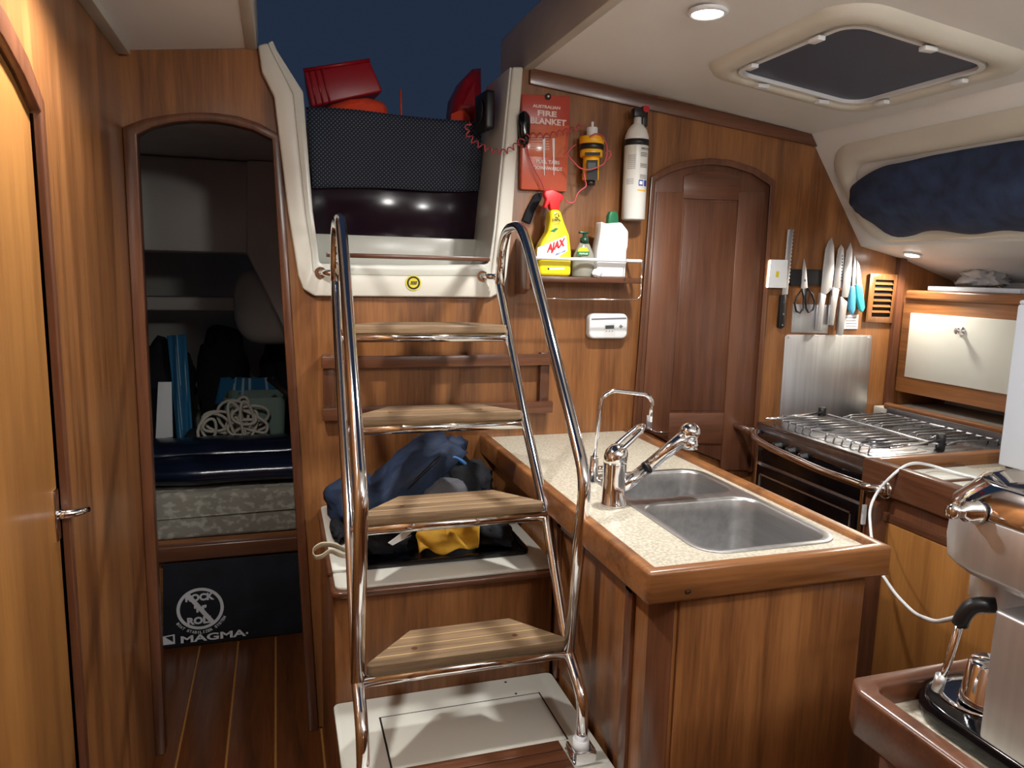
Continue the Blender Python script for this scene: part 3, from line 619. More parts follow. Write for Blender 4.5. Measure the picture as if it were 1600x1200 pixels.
# bottles on the shelf
YS_ = 2.09; zsh = za+.0085
def pz(pts, y=YS_): return [(P(a, b, 'Y', y).x, max(P(a, b, 'Y', y).z, zsh)) for a, b in pts]
def bottle(nm, m, pts, depth, parent, y=YS_, bevel=.010):
    return G().prism([(a, y-depth/2, b) for a, b in pz(pts, y)], (0, depth, 0)).build(nm, m, parent, bevel, 4)
ab = thing('spray_bottle', (P(863, 430, 'Y', YS_).x, YS_, zsh), 'yellow trigger spray cleaner bottle with red nozzle', 'spray bottle')
bottle('bottle_body', 'ajax_yellow', [(856, 328), (872, 328), (878, 348), (886, 368), (889, 395), (888, 437), (838, 437), (837, 395), (843, 378), (853, 362), (856, 345)], .05, ab, bevel=.012)
bottle('trigger_head', 'red', [(850, 298), (862, 296), (877, 304), (880, 311), (874, 315), (872, 328), (858, 328), (857, 318), (852, 326), (848, 325), (852, 312), (848, 304)], .022, ab, bevel=.004)
yl = YS_-.0256
slab('label', 'label_white', [(840, 387), (884.5, 368), (887, 392), (868, 404), (838.5, 406)], yl, .0006, ab, 0)
slab('label_yellow', 'ajax_yellow', [(868, 404), (887, 392), (887, 405)], yl-.0003, .0003, ab, 0)
slab('leaf_print', 'label_green', [(860, 361), (868, 356), (873, 357), (866, 363)], yl-.0003, .0006, ab, 0)
xd = (P(883, 376, 'Y', yl)-P(853, 388, 'Y', yl)).normalized()
text('AJAX', P(869, 385, 'Y', yl-.0012), xd, ZU, .063, .030, 'red', ab, bold=.06, shear=.15)
text('SPRAY n WIPE', P(876, 395, 'Y', yl-.0012), xd, ZU, .034, .006, 'ink_blue', ab, bold=.02)
text('100%', P(870, 343.5, 'Y', yl-.0012), XR, ZU, .024, .009, 'ink', ab, bold=.02)
text('RECYCLED', P(870, 348, 'Y', yl-.0012), XR, ZU, .022, .003, 'ink', ab, bold=.01)
text('BOTTLE', P(870, 350.6, 'Y', yl-.0012), XR, ZU, .016, .003, 'ink', ab, bold=.01)
c = P(870.5, 337, 'Y', yl-.001)
for k in range(3):
    a = math.radians(90+120*k); b2 = math.radians(90+120*(k+.72)); p, q = c+Vector((math.cos(a)*.007, 0, math.sin(a)*.007)), c+Vector((math.cos(b2)*.007, 0, math.sin(b2)*.007))
    G().tube([p, q], .0011, 5).build('recycling_arrow', 'ink', ab)
slab('lower_panel', 'label_white', [(858, 418), (882, 417.5), (882, 421), (858, 421.5)], yl, .0005, ab, 0)
G().lathe([(.003, 0), (.003, .0006)], P(857, 420, 'Y', yl), (0, -1, 0)).build('round_mark', 'ink', ab)
so = thing('soap_bottle', (P(911, 430, 'Y', YS_).x, YS_, zsh), 'clear hand soap pump bottle with dark green pump', 'soap bottle')
cx = P(911, 430, 'Y', YS_).x; zt0 = P(911, 378, 'Y', YS_).z
G().lathe([(.034, zsh), (.036, zsh+.004), (.036, zsh+.05), (.032, zsh+.066), (.018, zt0-.008), (.011, zt0)], (cx, YS_, 0), sy=.6).build('bottle_body', 'soap', so)
G().lathe([(.013, zt0-.004), (.013, zt0+.012), (.007, zt0+.014), (.005, zt0+.026)], (cx, YS_, 0)).build('pump_collar', 'dark_green', so)
G().box(cx-.018, cx+.012, YS_-.007, YS_+.007, zt0+.024, zt0+.031).build('pump_head', 'dark_green', so, .003)
slab('label', 'label_green', [(903, 393), (921, 393), (920, 399), (902, 400)], YS_-.0225, .0008, so, 0)
slab('label_lower', 'sticker_yellow', [(904, 389), (908, 386.5), (917, 386.5), (920, 393), (903, 393)], YS_-.0222, .0006, so, 0)
text('PALMOLIVE', P(912, 396.3, 'Y', YS_-.0236), XR, ZU, .027, .005, 'label_white', so, bold=.02)
wc = thing('wrapped_bottle', (P(952, 430, 'Y', YS_).x, YS_, zsh), 'green pump bottle wrapped in crumpled white paper', 'bottle')
bottle('paper_wrap', 'label_white', [(935, 346), (941, 350), (966, 348), (977, 362), (976, 385), (974, 392), (973, 437), (926, 437), (929, 390), (934, 362)], .05, wc, bevel=.007)
bottle('pump_neck', 'pump_green', [(949, 337), (952, 330), (961, 330), (964, 338), (965, 350), (948, 350)], .022, wc, bevel=.004)
G().blob(P(933, 427, 'Y', YS_-.03), .016, .008, .012, .6, 14, seed=4).build('crumpled_fold', 'label_white', wc)
# CO alarm
ca = thing('gas_alarm', P(951, 528, 'Y', D), 'white rounded gas alarm with small grey display', 'alarm')
p0, p1 = P(922, 490, 'Y', D-.034), P(980, 529, 'Y', D-.034)
G().prism([(a, D-.034, b) for a, b in rrect(p0.x, p1.x, p1.z, p0.z, .018)], (0, .033, 0)).build('alarm_case', 'white_plastic', ca, .006, 3)
slab('groove', 'label_grey', [(924.5, 497.5), (979, 496), (979, 498.5), (924.5, 500)], D-.0348, .001, ca, 0)
slab('display', 'lcd', [(946, 508.5), (959.5, 508), (959.5, 513.5), (946, 514)], D-.0352, .001, ca, 0)
slab('display_panel', 'ink_white', [(944, 505), (961, 504.5), (961, 527), (944, 527)], D-.0346, .0008, ca, 0)
for k in range(3): G().lathe([(.0016, 0), (.0016, .001)], P(947.5+k*4.5, 517.5, 'Y', D-.035), (0, -1, 0)).build('indicator', 'label_grey', ca)
slab('test_button', 'label_grey', [(967, 510.5), (970, 507), (973.5, 510), (970.3, 513.5)], D-.0348, .001, ca, 0)
# ---- arched locker door
d2 = thing('door_2', (1.36, D, .70), 'dark stained arched locker door beside the knives', kind='structure')
TL_ = [(994, 668), (1025, 282), (1050, 268), (1080, 260), (1108, 257), (1140, 260), (1175, 271), (1204, 290), (1172, 738)]
slab('door_leaf', 'door_Z', TL_, D-.012, .012, d2, .001)
fo_ = [(988, 668), (1018, 276), (1046, 259), (1078, 250), (1109, 247), (1143, 250), (1180, 262), (1212, 282), (1178, 738)]
rings = [[P(*a, 'Y', D-.024), P(*a, 'Y', D), P(*b, 'Y', D), P(*b, 'Y', D-.024)] for a, b in zip(fo_, TL_)]
G().loft(rings, True, False).build('arch_frame', 'trim_Z', d2, .003)
for nm, pl, m in (('stile', [(1002, 668), (1027, 300), (1069, 300), (1044, 690)], 'door_Z'), ('stile', [(1155, 300), (1196, 300), (1167, 735), (1126, 735)], 'door_Z'), ('top_rail', [(1069, 275), (1090, 268), (1130, 268), (1156, 275), (1155, 313), (1068, 310)], 'door_X'), ('lower_rail', [(1046, 646), (1132, 646), (1128, 694), (1043, 692)], 'door_X')):
    slab(nm, m, pl, D-.018, .008, d2, .002)
slab('panel', 'door_Z', [(1071, 314), (1152, 317), (1130, 642), (1048, 642)], D-.0145, .004, d2, .002)
lt = thing('door_catch', P(1016, 690, 'Y', D-.02), 'small steel catch at the foot of the locker door', 'catch')
slab('plate', 'steel', [(1011, 649), (1020, 649), (1019, 672), (1010, 671)], D-.022, .003, lt, .0005); G().tube(PY([(1015, 670), (1023, 675), (1046, 676)], D-.03), .003, 8, .005).build('pin', 'chrome', lt)
# ---- knives and splashback
KY = D-.016
mb = slab('magnetic_strip', 'black_plastic', [(1234.6, 420.4), (1346, 423), (1344, 443), (1235.4, 446.6)], D-.011, .010, None, .001, label='grey magnetic strip holding the kitchen knives', cat='knife rack')
def knife(label, blade, handle, bm_, hm, y=KY, grp=None, rivets=None, serr=False):
    k = thing('kitchen_knife' , P(*handle[-1], 'Y', y), label, 'knife', grp)
    slab('blade', bm_, blade, y, .003, k, .0006); slab('handle', hm, handle, y-.006, .014, k, .003)
    for rv in rivets or []: G().lathe([(.004, 0), (.003, .0015)], P(*rv, 'Y', y-.006), (0, -1, 0)).build('rivet', 'chrome', k)
    return k
teeth = []
for i in range(15): t = i/15; teeth += [(1241-7.5*t, 360+86*t), (1239.2-7.5*t, 363+86*t)]
knife('long serrated bread knife with black riveted handle', [(1231.5, 358.5), (1240.5, 357.5)]+teeth+[(1232, 448), (1231, 460), (1222, 461), (1223.5, 446)], [(1221, 461), (1229, 461), (1226.5, 511), (1222, 514), (1216.5, 512)], 'steel', 'black_plastic', rivets=[(1225.5, 473), (1224, 491), (1222.5, 508)])
ha = knife('broad steel chef knife beside the scissors', [(1300, 370), (1303.5, 385), (1303.5, 420), (1300, 452), (1291, 460), (1282.6, 458), (1285.5, 425), (1290, 390), (1294, 378)], [(1282.6, 457), (1287, 460), (1291.5, 461), (1288, 482), (1284.5, 518), (1277, 517), (1280, 480)], 'steel', 'steel')
kb = knife('steel santoku knife with dimpled blade', [(1314.5, 382), (1318.5, 388), (1319, 420), (1315.5, 449), (1309, 452), (1302, 449), (1305, 420), (1309.5, 390)], [(1302, 448), (1306, 451), (1312, 452), (1308, 475), (1303, 509), (1296.3, 508), (1299, 475)], 'steel', 'steel')
for i in range(9): G().lathe([(.0028, 0), (.0028, .0004)], P(1316.5-.25*i, 400+4.8*i, 'Y', KY), (0, -1, 0), n=10).build('dimple', 'steel_dark', kb)
knife('narrow steel carving knife next to the teal paring knives', [(1329.6, 378), (1332, 390), (1331, 425), (1328, 452), (1325, 465), (1315.4, 464), (1318.5, 430), (1323, 392)], [(1315.4, 463), (1320, 468), (1325, 472), (1322, 492), (1317.8, 524), (1309.8, 524), (1312.5, 490)], 'steel', 'steel', KY-.004)
knife('small paring knife with blue handle', [(1335, 397.5), (1338, 408), (1337, 446), (1331, 447), (1333, 415)], [(1330, 447), (1336.5, 447), (1338, 462), (1337, 484), (1333, 492.5), (1328.2, 483), (1328.8, 460)], 'steel', 'blue_handle')
knife('small paring knife with teal green handle', [(1339, 406), (1343, 413), (1347.3, 444), (1338.5, 446)], [(1338.3, 445), (1347.8, 444), (1350, 462), (1352, 481), (1348.6, 488), (1344.6, 484), (1340, 464)], 'steel', 'teal')
sc = thing('kitchen_scissors', P(1257, 490, 'Y', KY), 'steel kitchen scissors with black loop handles on the magnetic strip', 'scissors')
slab('blade', 'steel', [(1257, 404), (1260, 420), (1262, 449), (1258, 470), (1255, 470), (1252, 449), (1254.5, 420)], KY, .004, sc, .0006)
for pl in ([(1253, 452), (1246, 462), (1241.5, 474), (1244, 486), (1250, 489), (1255, 482), (1256, 464)], [(1262, 451), (1269, 460), (1273, 472), (1270, 484), (1263, 488), (1259.5, 482), (1259, 464)]):
    G().tube(PY(pl, KY-.002), .0035, 8, closed=True).build('handle_loop', 'black_plastic', sc)
G().lathe([(.0045, 0), (.003, .0015)], P(1257.6, 438, 'Y', KY), (0, -1, 0)).build('pivot', 'chrome', sc)
slab('steel_plate', 'steel', [(1239.4, 475), (1297, 476.5), (1293, 521), (1236, 519.4)], D-.004, .003, None, .0006, label='small brushed steel plate behind the scissors handles', cat='plate')
cd = slab('notice_card', 'label_white', [(1309, 492.5), (1341.5, 491.7), (1340, 513.8), (1307, 513.8)], D-.003, .002, None, 0, label='small white printed card behind the carving knife handle', cat='card')
for k in range(4): slab('print_line', 'label_grey', [(1322, 496+k*4.4), (1339, 496+k*4.4), (1339, 497+k*4.4), (1322, 497+k*4.4)], D-.0036, .0005, cd, 0)
spp = slab('splash_plate', 'steel', [(1230, 523), (1361, 524), (1363, 527), (1353, 648), (1350, 651), (1221, 655), (1218, 652), (1227, 526)], D-.005, .004, None, .0008, label='large brushed steel splash plate above the stove', cat='plate')
for q in ((1232, 527), (1358, 528), (1348, 647), (1223, 650)): G().lathe([(.004, 0), (.003, .0015)], P(*q, 'Y', D-.005), (0, -1, 0)).build('screw', 'chrome', spp)
vt = thing('louvre_vent', P(1375, 505, 'Y', D), 'teak framed louvre vent beside the knives', 'vent')
vo = [(1360.5, 427), (1402.4, 429), (1393.7, 505), (1352, 503.5)]; vi = [(1368.5, 437), (1397, 438), (1390, 495.5), (1361.5, 494.8)]
rings = [[P(*a, 'Y', D-.012), P(*a, 'Y', D-.001), P(*b, 'Y', D-.001), P(*b, 'Y', D-.012)] for a, b in zip(vo+vo[:1], vi+vi[:1])]
G().loft(rings, False, False).build('vent_frame', 'teak_Z', vt, .0015); slab('vent_back', 'black_matte', vi, D-.002, .0015, vt, 0)
for k in range(6):
    t = (k+.75)/6.6; a = P(*[vi[0][i]+(vi[3][i]-vi[0][i])*t for i in (0, 1)], 'Y', D-.010); b_ = P(*[vi[1][i]+(vi[2][i]-vi[1][i])*t for i in (0, 1)], 'Y', D-.010)
    G().prism([a, b_, b_+Vector((0, .009, .007)), a+Vector((0, .009, .007))], (0, -.001, -.0022)).build('slat', 'teak_X', vt)
tl = thing('touch_lamp', P(1213, 450, 'Y', D), 'small white box lamp lit along one edge beside the bread knife', 'lamp')
slab('lamp_case', 'white_plastic', [(1204.5, 405.5), (1232, 406), (1229, 450.5), (1200, 449.7)], D-.030, .029, tl, .003)
a, b_ = P(1204, 407, 'Y', D-.028), P(1199.6, 449, 'Y', D-.028)
G().prism([a, b_, b_+Vector((0, .02, 0)), a+Vector((0, .02, 0))], (-.002, 0, 0)).build('lit_edge', 'lamp_edge', tl)
slab('lamp_switch', 'sticker_yellow', [(1213, 424), (1217.5, 424), (1216.5, 433), (1212.3, 433)], D-.031, .001, tl, 0)
# ================================================================== STOVE
X0 = 1.515
sv = thing('gas_stove', (1.78, 1.81, .35), 'black and steel gimballed gas stove with oven', 'stove')
box('stove_body', 'steel', X0+.012, 2.05, 1.575, 2.05, .36, .915, sv, .003)
box('hob_top', 'steel_hob', X0, 2.06, 1.565, 2.06, .915, .925, sv, .002)
box('front_strip', 'steel_hob', X0, X0+.012, 1.568, 2.055, .872, .9155, sv, .002)
box('control_panel', 'black_gloss', X0+.004, X0+.013, 1.575, 2.05, .795, .872, sv, .001)
od = box('oven_door', 'black_gloss', X0-.004, X0+.012, 1.59, 2.035, .42, .785, sv, .003)
g = G()
for y0, y1, z0_, z1_ in ((1.605, 2.02, .755, .760), (1.605, 2.02, .44, .445), (1.605, 1.61, .44, .76), (2.015, 2.02, .44, .76)): g.box(X0-.006, X0-.0035, y0, y1, z0_, z1_)
g.build('window_trim', 'steel', od)
for y in (1.575, 2.045): box('side_strip', 'chrome', X0-.002, X0+.014, y-.006, y+.006, .40, .87, sv, .001)
for k in range(3):
    c = P((1217, 1238, 1257)[k], (697, 705, 714)[k], 'X', X0)
    kn = G().lathe([(.017, 0), (.017, .006), (.0135, .009), (.0125, .024), (.010, .026)], c+Vector((.004, 0, 0)), (-1, 0, 0), n=18).build('knob', 'black_plastic', sv)
    G().box(c.x-.0235, c.x-.021, c.y-.001, c.y+.001, c.z, c.z+.012).build('pointer', 'chrome', kn)
def burner(x, y):
    b_ = G().lathe([(.042, 0), (.042, .006), (.03, .008), (.03, .016), (.02, .018)], (x, y, .925)).build('burner', 'steel_dark', sv)
for q in ((1.66, 1.93), (1.66, 1.69), (1.90, 1.93), (1.90, 1.69)): burner(*q)
for i in range(14):
    y = 1.60+.034*i
    if i % 7 == 6: continue
    G().tube([(1.545, y, .926), (1.55, y, .945), (1.75 if i % 2 else 1.70, y, .945), (1.76, y+.008, .94)], .003, 6).tube([(2.02, y, .926), (2.015, y, .945), (1.82 if i % 2 else 1.86, y, .945), (1.81, y-.008, .94)], .003, 6).build('grate_bar', 'steel_dark', sv)
for x in (1.56, 1.785, 2.01): G().tube([(x, 1.595, .943), (x, 2.04, .943)], .0032, 6).build('grate_bar', 'steel', sv)
for x, y, rx in ((P(1310, 665, 'Z', .925).x, 2.03, -.24), (P(1477, 705, 'Z', .925).x, 1.60, -.20)):
    pc = G().lathe([(.013, 0), (.013, .045), (.011, .047)], (x, y, .925), n=14).build('pan_clamp', 'black_plastic', sv)
    G().tube([(x, y-.006, .955), (x+rx*.5, y-.012, .948), (x+rx, y-.02, .945)], .0035, 8).build('clamp_rod', 'chrome', pc)
box('back_plate', 'steel_dark', 2.052, 2.064, 1.565, 2.06, .925, .955, sv, .001)
rl = thing('stove_rail', (1.47, 1.8, .80), 'curved chrome safety rail across the stove front', 'rail')
ra, rb_ = P(1186, 677, 'X', 1.50), P(1383, 765, 'X', 1.497)
ra.x += .0; pts = [ra+Vector((.012, .02, .004)), ra+Vector((-.02, 0, .002)), ra+Vector((-.045, -.04, -.006)), Vector((1.45, 1.90, (ra.z+rb_.z)/2)), Vector((1.45, 1.68, rb_.z+.004)), rb_+Vector((-.03, .03, 0)), rb_+Vector((.0, 0, 0))]
G().tube(pts, .0115, 12, .05).build('rail_tube', 'chrome', rl)
for q in (rb_,): G().lathe([(.024, 0), (.024, .006), (.015, .009)], q+Vector((.002, 0, 0)), (-1, 0, 0)).build('rail_flange', 'chrome', rl)
G().lathe([(.02, 0), (.02, .006)], (ra.x-.004, D-.001, ra.z), (0, -1, 0)).tube([(ra.x-.004, D-.004, ra.z), ra+Vector((-.004, 0, 0))], .0115, 12).build('rail_flange', 'chrome', rl)
# ---- galley counter forward of the stove
gc = thing('galley_counter', (1.95, 1.1, 0), 'teak galley counter with lidded top beside the stove', 'counter')
box('counter_body', 'trim_Z', 1.512, 2.075, .70, 1.56, 0, .87, gc, .002)
box('counter_top', 'laminate', 1.52, 2.075, .70, 1.56, .87, .893, gc, .001)
box('front_moulding', 'trim_Y', 1.495, 1.528, 1.235, 1.565, .845, .928, gc, .006, seg=3)
box('end_moulding', 'trim_X', 1.528, 1.80, 1.235, 1.26, .875, .928, gc, .006, seg=3)
box('stove_moulding', 'teak_X', 1.528, 2.08, 1.535, 1.562, .88, .928, gc, .005, seg=3)
for k in range(2): box('lid', 'white_gloss', 1.56, 1.80, 1.285+k*.125, 1.395+k*.125, .893, .899, gc, .002)
for k in range(2): box('lid_strip', 'trim_X', 1.56, 1.80, 1.397+k*.118-.001, 1.408+k*.118, .893, .903, gc, .002)
box('locker_panel', 'blond_Z', 1.505, 1.513, .80, 1.475, .30, .775, gc, .003)
box('panel_frame', 'trim_Y', 1.506, 1.513, .80, 1.49, .776, .80, gc, .003)
G().box(1.495, 1.507, 1.545, 1.552, .745, .80).build('white_clip', 'white_plastic', gc, .001)
# ---- outboard cabinet with white flap
oc = thing('wall_cabinet', (2.3, 1.6, 1.0), 'teak side cabinet with white flap door above the stove', 'cabinet')
box('cabinet_box', 'teak_Y', 2.165, 2.46, 1.0, 2.145, 1.0, 1.35, oc, .003)
box('top_moulding', 'teak_Y', 2.152, 2.20, 1.0, 2.13, 1.335, 1.368, oc, .008, seg=3)
dr_ = box('flap_door', 'white_gloss', 2.155, 2.1655, 1.45, 2.10, 1.058, 1.288, oc, .002)
k0 = P(1503, 517, 'X', 2.155)
G().lathe([(.014, 0), (.014, .003), (.006, .006), (.006, .014), (.012, .018), (.011, .024), (.004, .026)], k0, (-1, 0, 0)).build('knob', 'chrome', dr_)
# things on top of it
box('white_tray', 'bluewhite', 2.22, 2.40, 1.75, 2.10, 1.368, 1.384, None, .003, label='flat white tray on top of the side cabinet', cat='tray')
G().blob(P(1538, 438, 'X', 2.32)+Vector((0, 0, .012)), .05, .07, .05, .9, 14, nu=30, nv=18, seed=51, zmin=1.386).build('plastic_bag', 'plastic_bag', None, label='crumpled clear plastic bag on the side cabinet', cat='bag')
G().tube([P(1532, 416, 'X', 2.36), P(1550, 436, 'X', 2.34), P(1564, 451, 'X', 2.31)], .003, 6).build('hook_rod', 'brass', None, label='thin metal stay rod leaning behind the plastic bag', cat='rod')
# tall white box at the counter
tb = thing('white_appliance', (1.95, 1.32, .899), 'tall plain white appliance standing on the galley counter', 'appliance')
wx = P(1558, 728, 'Z', .90)
box('appliance_body', 'bluewhite', wx.x, wx.x+.24, wx.y-.32, wx.y, .904, 1.345, tb, .006, seg=3); box('appliance_lid', 'bluewhite', wx.x+.002, wx.x+.238, wx.y-.318, wx.y-.002, 1.345, 1.357, tb, .005)
for xx, yy in ((.02, -.02), (.22, -.02), (.02, -.30), (.22, -.30)): G().lathe([(.01, .899), (.01, .905)], (wx.x+xx, wx.y+yy, 0)).build('foot', 'black_plastic', tb)
# white power lead
cp_ = [P(1530, 748, 'Z', .905), P(1490, 738, 'Z', .905), P(1455, 727, 'Z', .915), P(1428, 722, 'Z', .934), P(1405, 732, 'X', 1.49), P(1372, 765, 'X', 1.47), P(1358, 795, 'X', 1.44), P(1362, 850, 'X', 1.40), P(1375, 893, 'X', 1.36), P(1400, 930, 'Y', 1.20), P(1430, 960, 'Y', 1.08), P(1462, 972, 'Y', .95), P(1490, 966, 'Y', .84), P(1530, 955, 'Y', .75), P(1580, 955, 'Y', .71)]
G().tube(cp_, .0038, 8, .05).build('power_lead', 'white_plastic', None, label='white power lead draped from the galley counter', cat='cable')
# ================================================================== NEAR COUNTER + ESPRESSO MACHINE
nc = thing('near_counter', (1.2, .3, 0), 'low edged teak counter carrying the coffee machine', 'counter')
box('counter_body', 'trim_Z', .70, 1.9, -.6, .66, 0, .86, nc, .002); box('counter_top', 'laminate', .67, 1.9, -.6, .675, .86, .885, nc, .001)
G().loft([[Vector(p) for p in r_] for r_ in ([(.650, -.6, .855), (.650, -.6, .915), (.676, -.6, .915), (.676, -.6, .855)], [(.650, .655, .855), (.650, .655, .915), (.676, .645, .915), (.676, .645, .855)], [(.668, .682, .855), (.668, .682, .915), (.690, .658, .915), (.690, .658, .855)], [(1.9, .682, .855), (1.9, .682, .915), (1.9, .658, .915), (1.9, .658, .855)])], True, False).build('edge_moulding', 'trim_X', nc, .006, 3)
em = thing('espresso_machine', (.79, .5, .885), 'brushed steel espresso machine with steam wand', 'coffee machine')
XA, XB = .715, .865; xm = (XA+XB)/2
def outl(y0, y1, r_=.07, n=10, k=1):  # plan outline: square at the back (near), rounded nose towards +Y
    w_ = (XB-XA)/2*k; pts = [(xm-w_, y0), (xm+w_, y0)]
    for i in range(n+1):
        a = math.pi*i/n; pts.append((xm+w_*math.cos(a), y1-r_+r_*math.sin(a)))
    return pts
def lay(rings): return [[Vector((a, b, z)) for a, b in o_] for o_, z in rings]
G().loft(lay([(outl(.30, .665), .886), (outl(.30, .668), .90), (outl(.30, .660, k=.98), .912)]), True, False).build('drip_base', 'black_gloss', em, .004, 3)
G().lathe([(.05, .912), (.052, .9135), (.046, .9145), (.045, .9128)], (xm, .605, 0), sy=.9).build('drip_grid', 'chrome', em)
G().box(XA, XB, .30, .548, .912, 1.06).build('column', 'steel', em, .004, 3)
hz = P(1490, 868, 'X', XA+.02).z
G().loft(lay([(outl(.30, .635, k=.93), hz-.008), (outl(.30, .652), hz), (outl(.30, .655), hz+.02), (outl(.30, .652), 1.150)]), True, False).build('head', 'steel', em, .002)
G().loft(lay([(outl(.30, .654, k=1.01), 1.150), (outl(.30, .652, k=1.0), 1.158), (outl(.30, .625, k=.86), 1.186), (outl(.31, .615, k=.80), 1.188), (outl(.32, .60, k=.75), 1.178)]), True, False).build('chrome_bezel', 'chrome', em, .002)
for k in range(8): G().box(xm-.05, xm+.05, .34+k*.03, .345+k*.03, 1.178, 1.184).build('cup_rail', 'chrome', em)
kc = P(1528, 800, 'X', XA)
G().lathe([(.013, 0), (.013, .004), (.011, .006), (.011, .016), (.0065, .019), (.0065, .026), (.008, .028), (.008, .034), (.003, .037)], kc, (-1, .12, .06)).build('steam_knob', 'chrome', em)
G().lathe([(.030, hz-.055), (.032, hz-.05), (.032, hz+.0), (.030, hz+.004)], (xm, .60, 0)).build('group_head', 'steel', em)
sw0 = P(1548, 945, 'X', XA+.02)
G().tube([P(1556, 946, 'X', XA+.02), P(1520, 944, 'X', XA+.004), P(1505, 962, 'X', XA), P(1500, 975, 'X', XA)], .0085, 10, .012).build('wand_grip', 'black_plastic', em)
G().tube([P(1501, 970, 'X', XA), P(1480, 1040, 'X', XA), P(1466, 1072, 'X', XA)], .0042, 10).build('steam_wand', 'chrome', em)
G().tube([P(1471, 1055, 'X', XA), P(1464, 1078, 'X', XA)], .0062, 10).build('wand_tip', 'steel', em)
cup = P(1530, 1105, 'X', xm-.03)
G().lathe([(.028, .9155), (.0295, .919), (.027, .925), (.0225, .963), (.0195, .968), (.0005, .9685)], (xm-.012, .592, 0), n=24).build('milk_cup', 'chrome', None, label='small upturned steel cup on the drip tray', cat='cup')
# ================================================================== CEILING FITTINGS
ht = thing('window_1', (1.36, 1.58, 1.9), 'square deck hatch with dark pane in the ceiling', kind='structure')
sl = (cz(1.57)-cz(1.165))/(1.57-1.165); U = Vector((1, 0, sl)).normalized(); Wn = Vector((-sl, 0, 1)).normalized()
hc = Vector((1.3675, 1.58, (cz(1.165)+cz(1.57))/2))
def hp(a, b, n_): return hc+U*a+YA*b+Wn*n_
def hring(spec):
    return [[hp(a, b, n_) for a, b in rrect(-wx_/2, wx_/2, -wy_/2, wy_/2, r_, 6)] for wx_, wy_, r_, n_ in spec]
G().loft(hring([(.555, .585, .10, .001), (.53, .56, .09, -.016), (.47, .50, .075, -.022), (.425, .455, .06, -.014), (.41, .44, .055, .02)]), False, True).build('hatch_surround', 'gelcoat', ht)
G().loft(hring([(.412, .442, .055, -.004), (.412, .442, .055, -.016), (.39, .42, .05, -.016), (.39, .42, .05, -.004)]), False, False).build('hatch_frame', 'white_plastic', ht)
G().loft(hring([(.40, .43, .05, -.006), (.40, .43, .05, -.002)]), True, False).build('hatch_pane', 'hatch_glass', ht)
for a, b in ((-.21, -.12), (-.21, .12), (.21, -.12), (.21, .12), (-.10, .225), (.10, .225), (0, -.225)):
    G().obox(hp(a, b, -.024), (.02 if abs(a) > .2 else .035, .035 if abs(a) > .2 else .02, .010)).build('clip', 'white_plastic', ht, .002)
def downlight(label, x, y, power, vis=True, ang=150, size=.035, tilt=(0, 0)):
    z = cz(x); t = thing('ceiling_downlight', (x, y, z-.012), label, 'light', 'recessed cabin downlights')
    G().lathe([(.042, 0), (.045, -.006), (.036, -.010), (.034, -.006)], (x, y, z), n=28).build('bezel', 'white_plastic', t)
    G().lathe([(.034, -.004), (.033, -.008), (.0005, -.0085)], (x, y, z), n=24).build('lens', 'lamp_glow', t)
    li = bpy.data.lights.new('downlight', 'SPOT'); li.energy = power; li.spot_size = math.radians(ang); li.spot_blend = .55; li.shadow_soft_size = size; li.color = (1, .98, .95)
    o = bpy.data.objects.new('downlight_lamp', li); COL.objects.link(o); o.parent = t; o.location = (0, 0, -.006); o.rotation_euler = (tilt[0], tilt[1], 0)
q = P(1105, 30, 'Z', 1.955)
downlight('round recessed downlight glowing beside the deck hatch', q.x, q.y, 36)
downlight('round recessed downlight close to the side wall over the arched door', -.17, 1.36, 30, ang=146)
def dome(label, x, y, power):  # added fill lamp out of view, brightens the ceiling and cabin
    z = cz(x); t = thing('fill_dome', (x, y, z-.06), label, 'light', 'added fill dome lights out of view')
    G().lathe([(.085, 0), (.085, -.012), (.078, -.016)], (x, y, z), n=28).build('base', 'white_plastic', t)
    G().lathe([(.074, -.014), (.07, -.03), (.05, -.048), (.02, -.056), (.0005, -.057)], (x, y, z), n=28).build('globe', 'lamp_glow', t)
    li = bpy.data.lights.new('dome', 'POINT'); li.energy = power; li.shadow_soft_size = .06; li.color = (1, .98, .95)
    o = bpy.data.objects.new('fill_dome_lamp', li); COL.objects.link(o); o.parent = t; o.location = (0, 0, -.075)
dome('added unseen fill dome light ahead of the companionway opening', .55, .05, 13)
dome('added unseen fill dome light nearest the forward teak bulkhead', 1.25, -.45, 14)
# lamp under the side deck
q = P(1425, 404, 'X', 2.085); zq = 1.517+(q.x-1.972)*(1.478-1.517)/(.189)
ul = thing('side_deck_light', (q.x, q.y, zq-.01), 'small bright downlight under the side deck over the stove', 'light')
nn = Vector((-.2, 0, -.98)).normalized()
G().lathe([(.03, 0), (.03, .005), (.024, .007)], (q.x, q.y, zq), nn).build('bezel', 'white_plastic', ul); G().lathe([(.023, .005), (.022, .009), (.0005, .0095)], (q.x, q.y, zq), nn).build('lens', 'lamp_glow', ul)
li = bpy.data.lights.new('side_lamp', 'SPOT'); li.energy = 9; li.spot_size = math.radians(150); li.spot_blend = .5; li.shadow_soft_size = .025; li.color = (1, .92, .80)
o = bpy.data.objects.new('side_lamp', li); COL.objects.link(o); o.parent = ul; o.location = (-.002, 0, -.005); o.rotation_euler = (0, math.radians(12), 0)
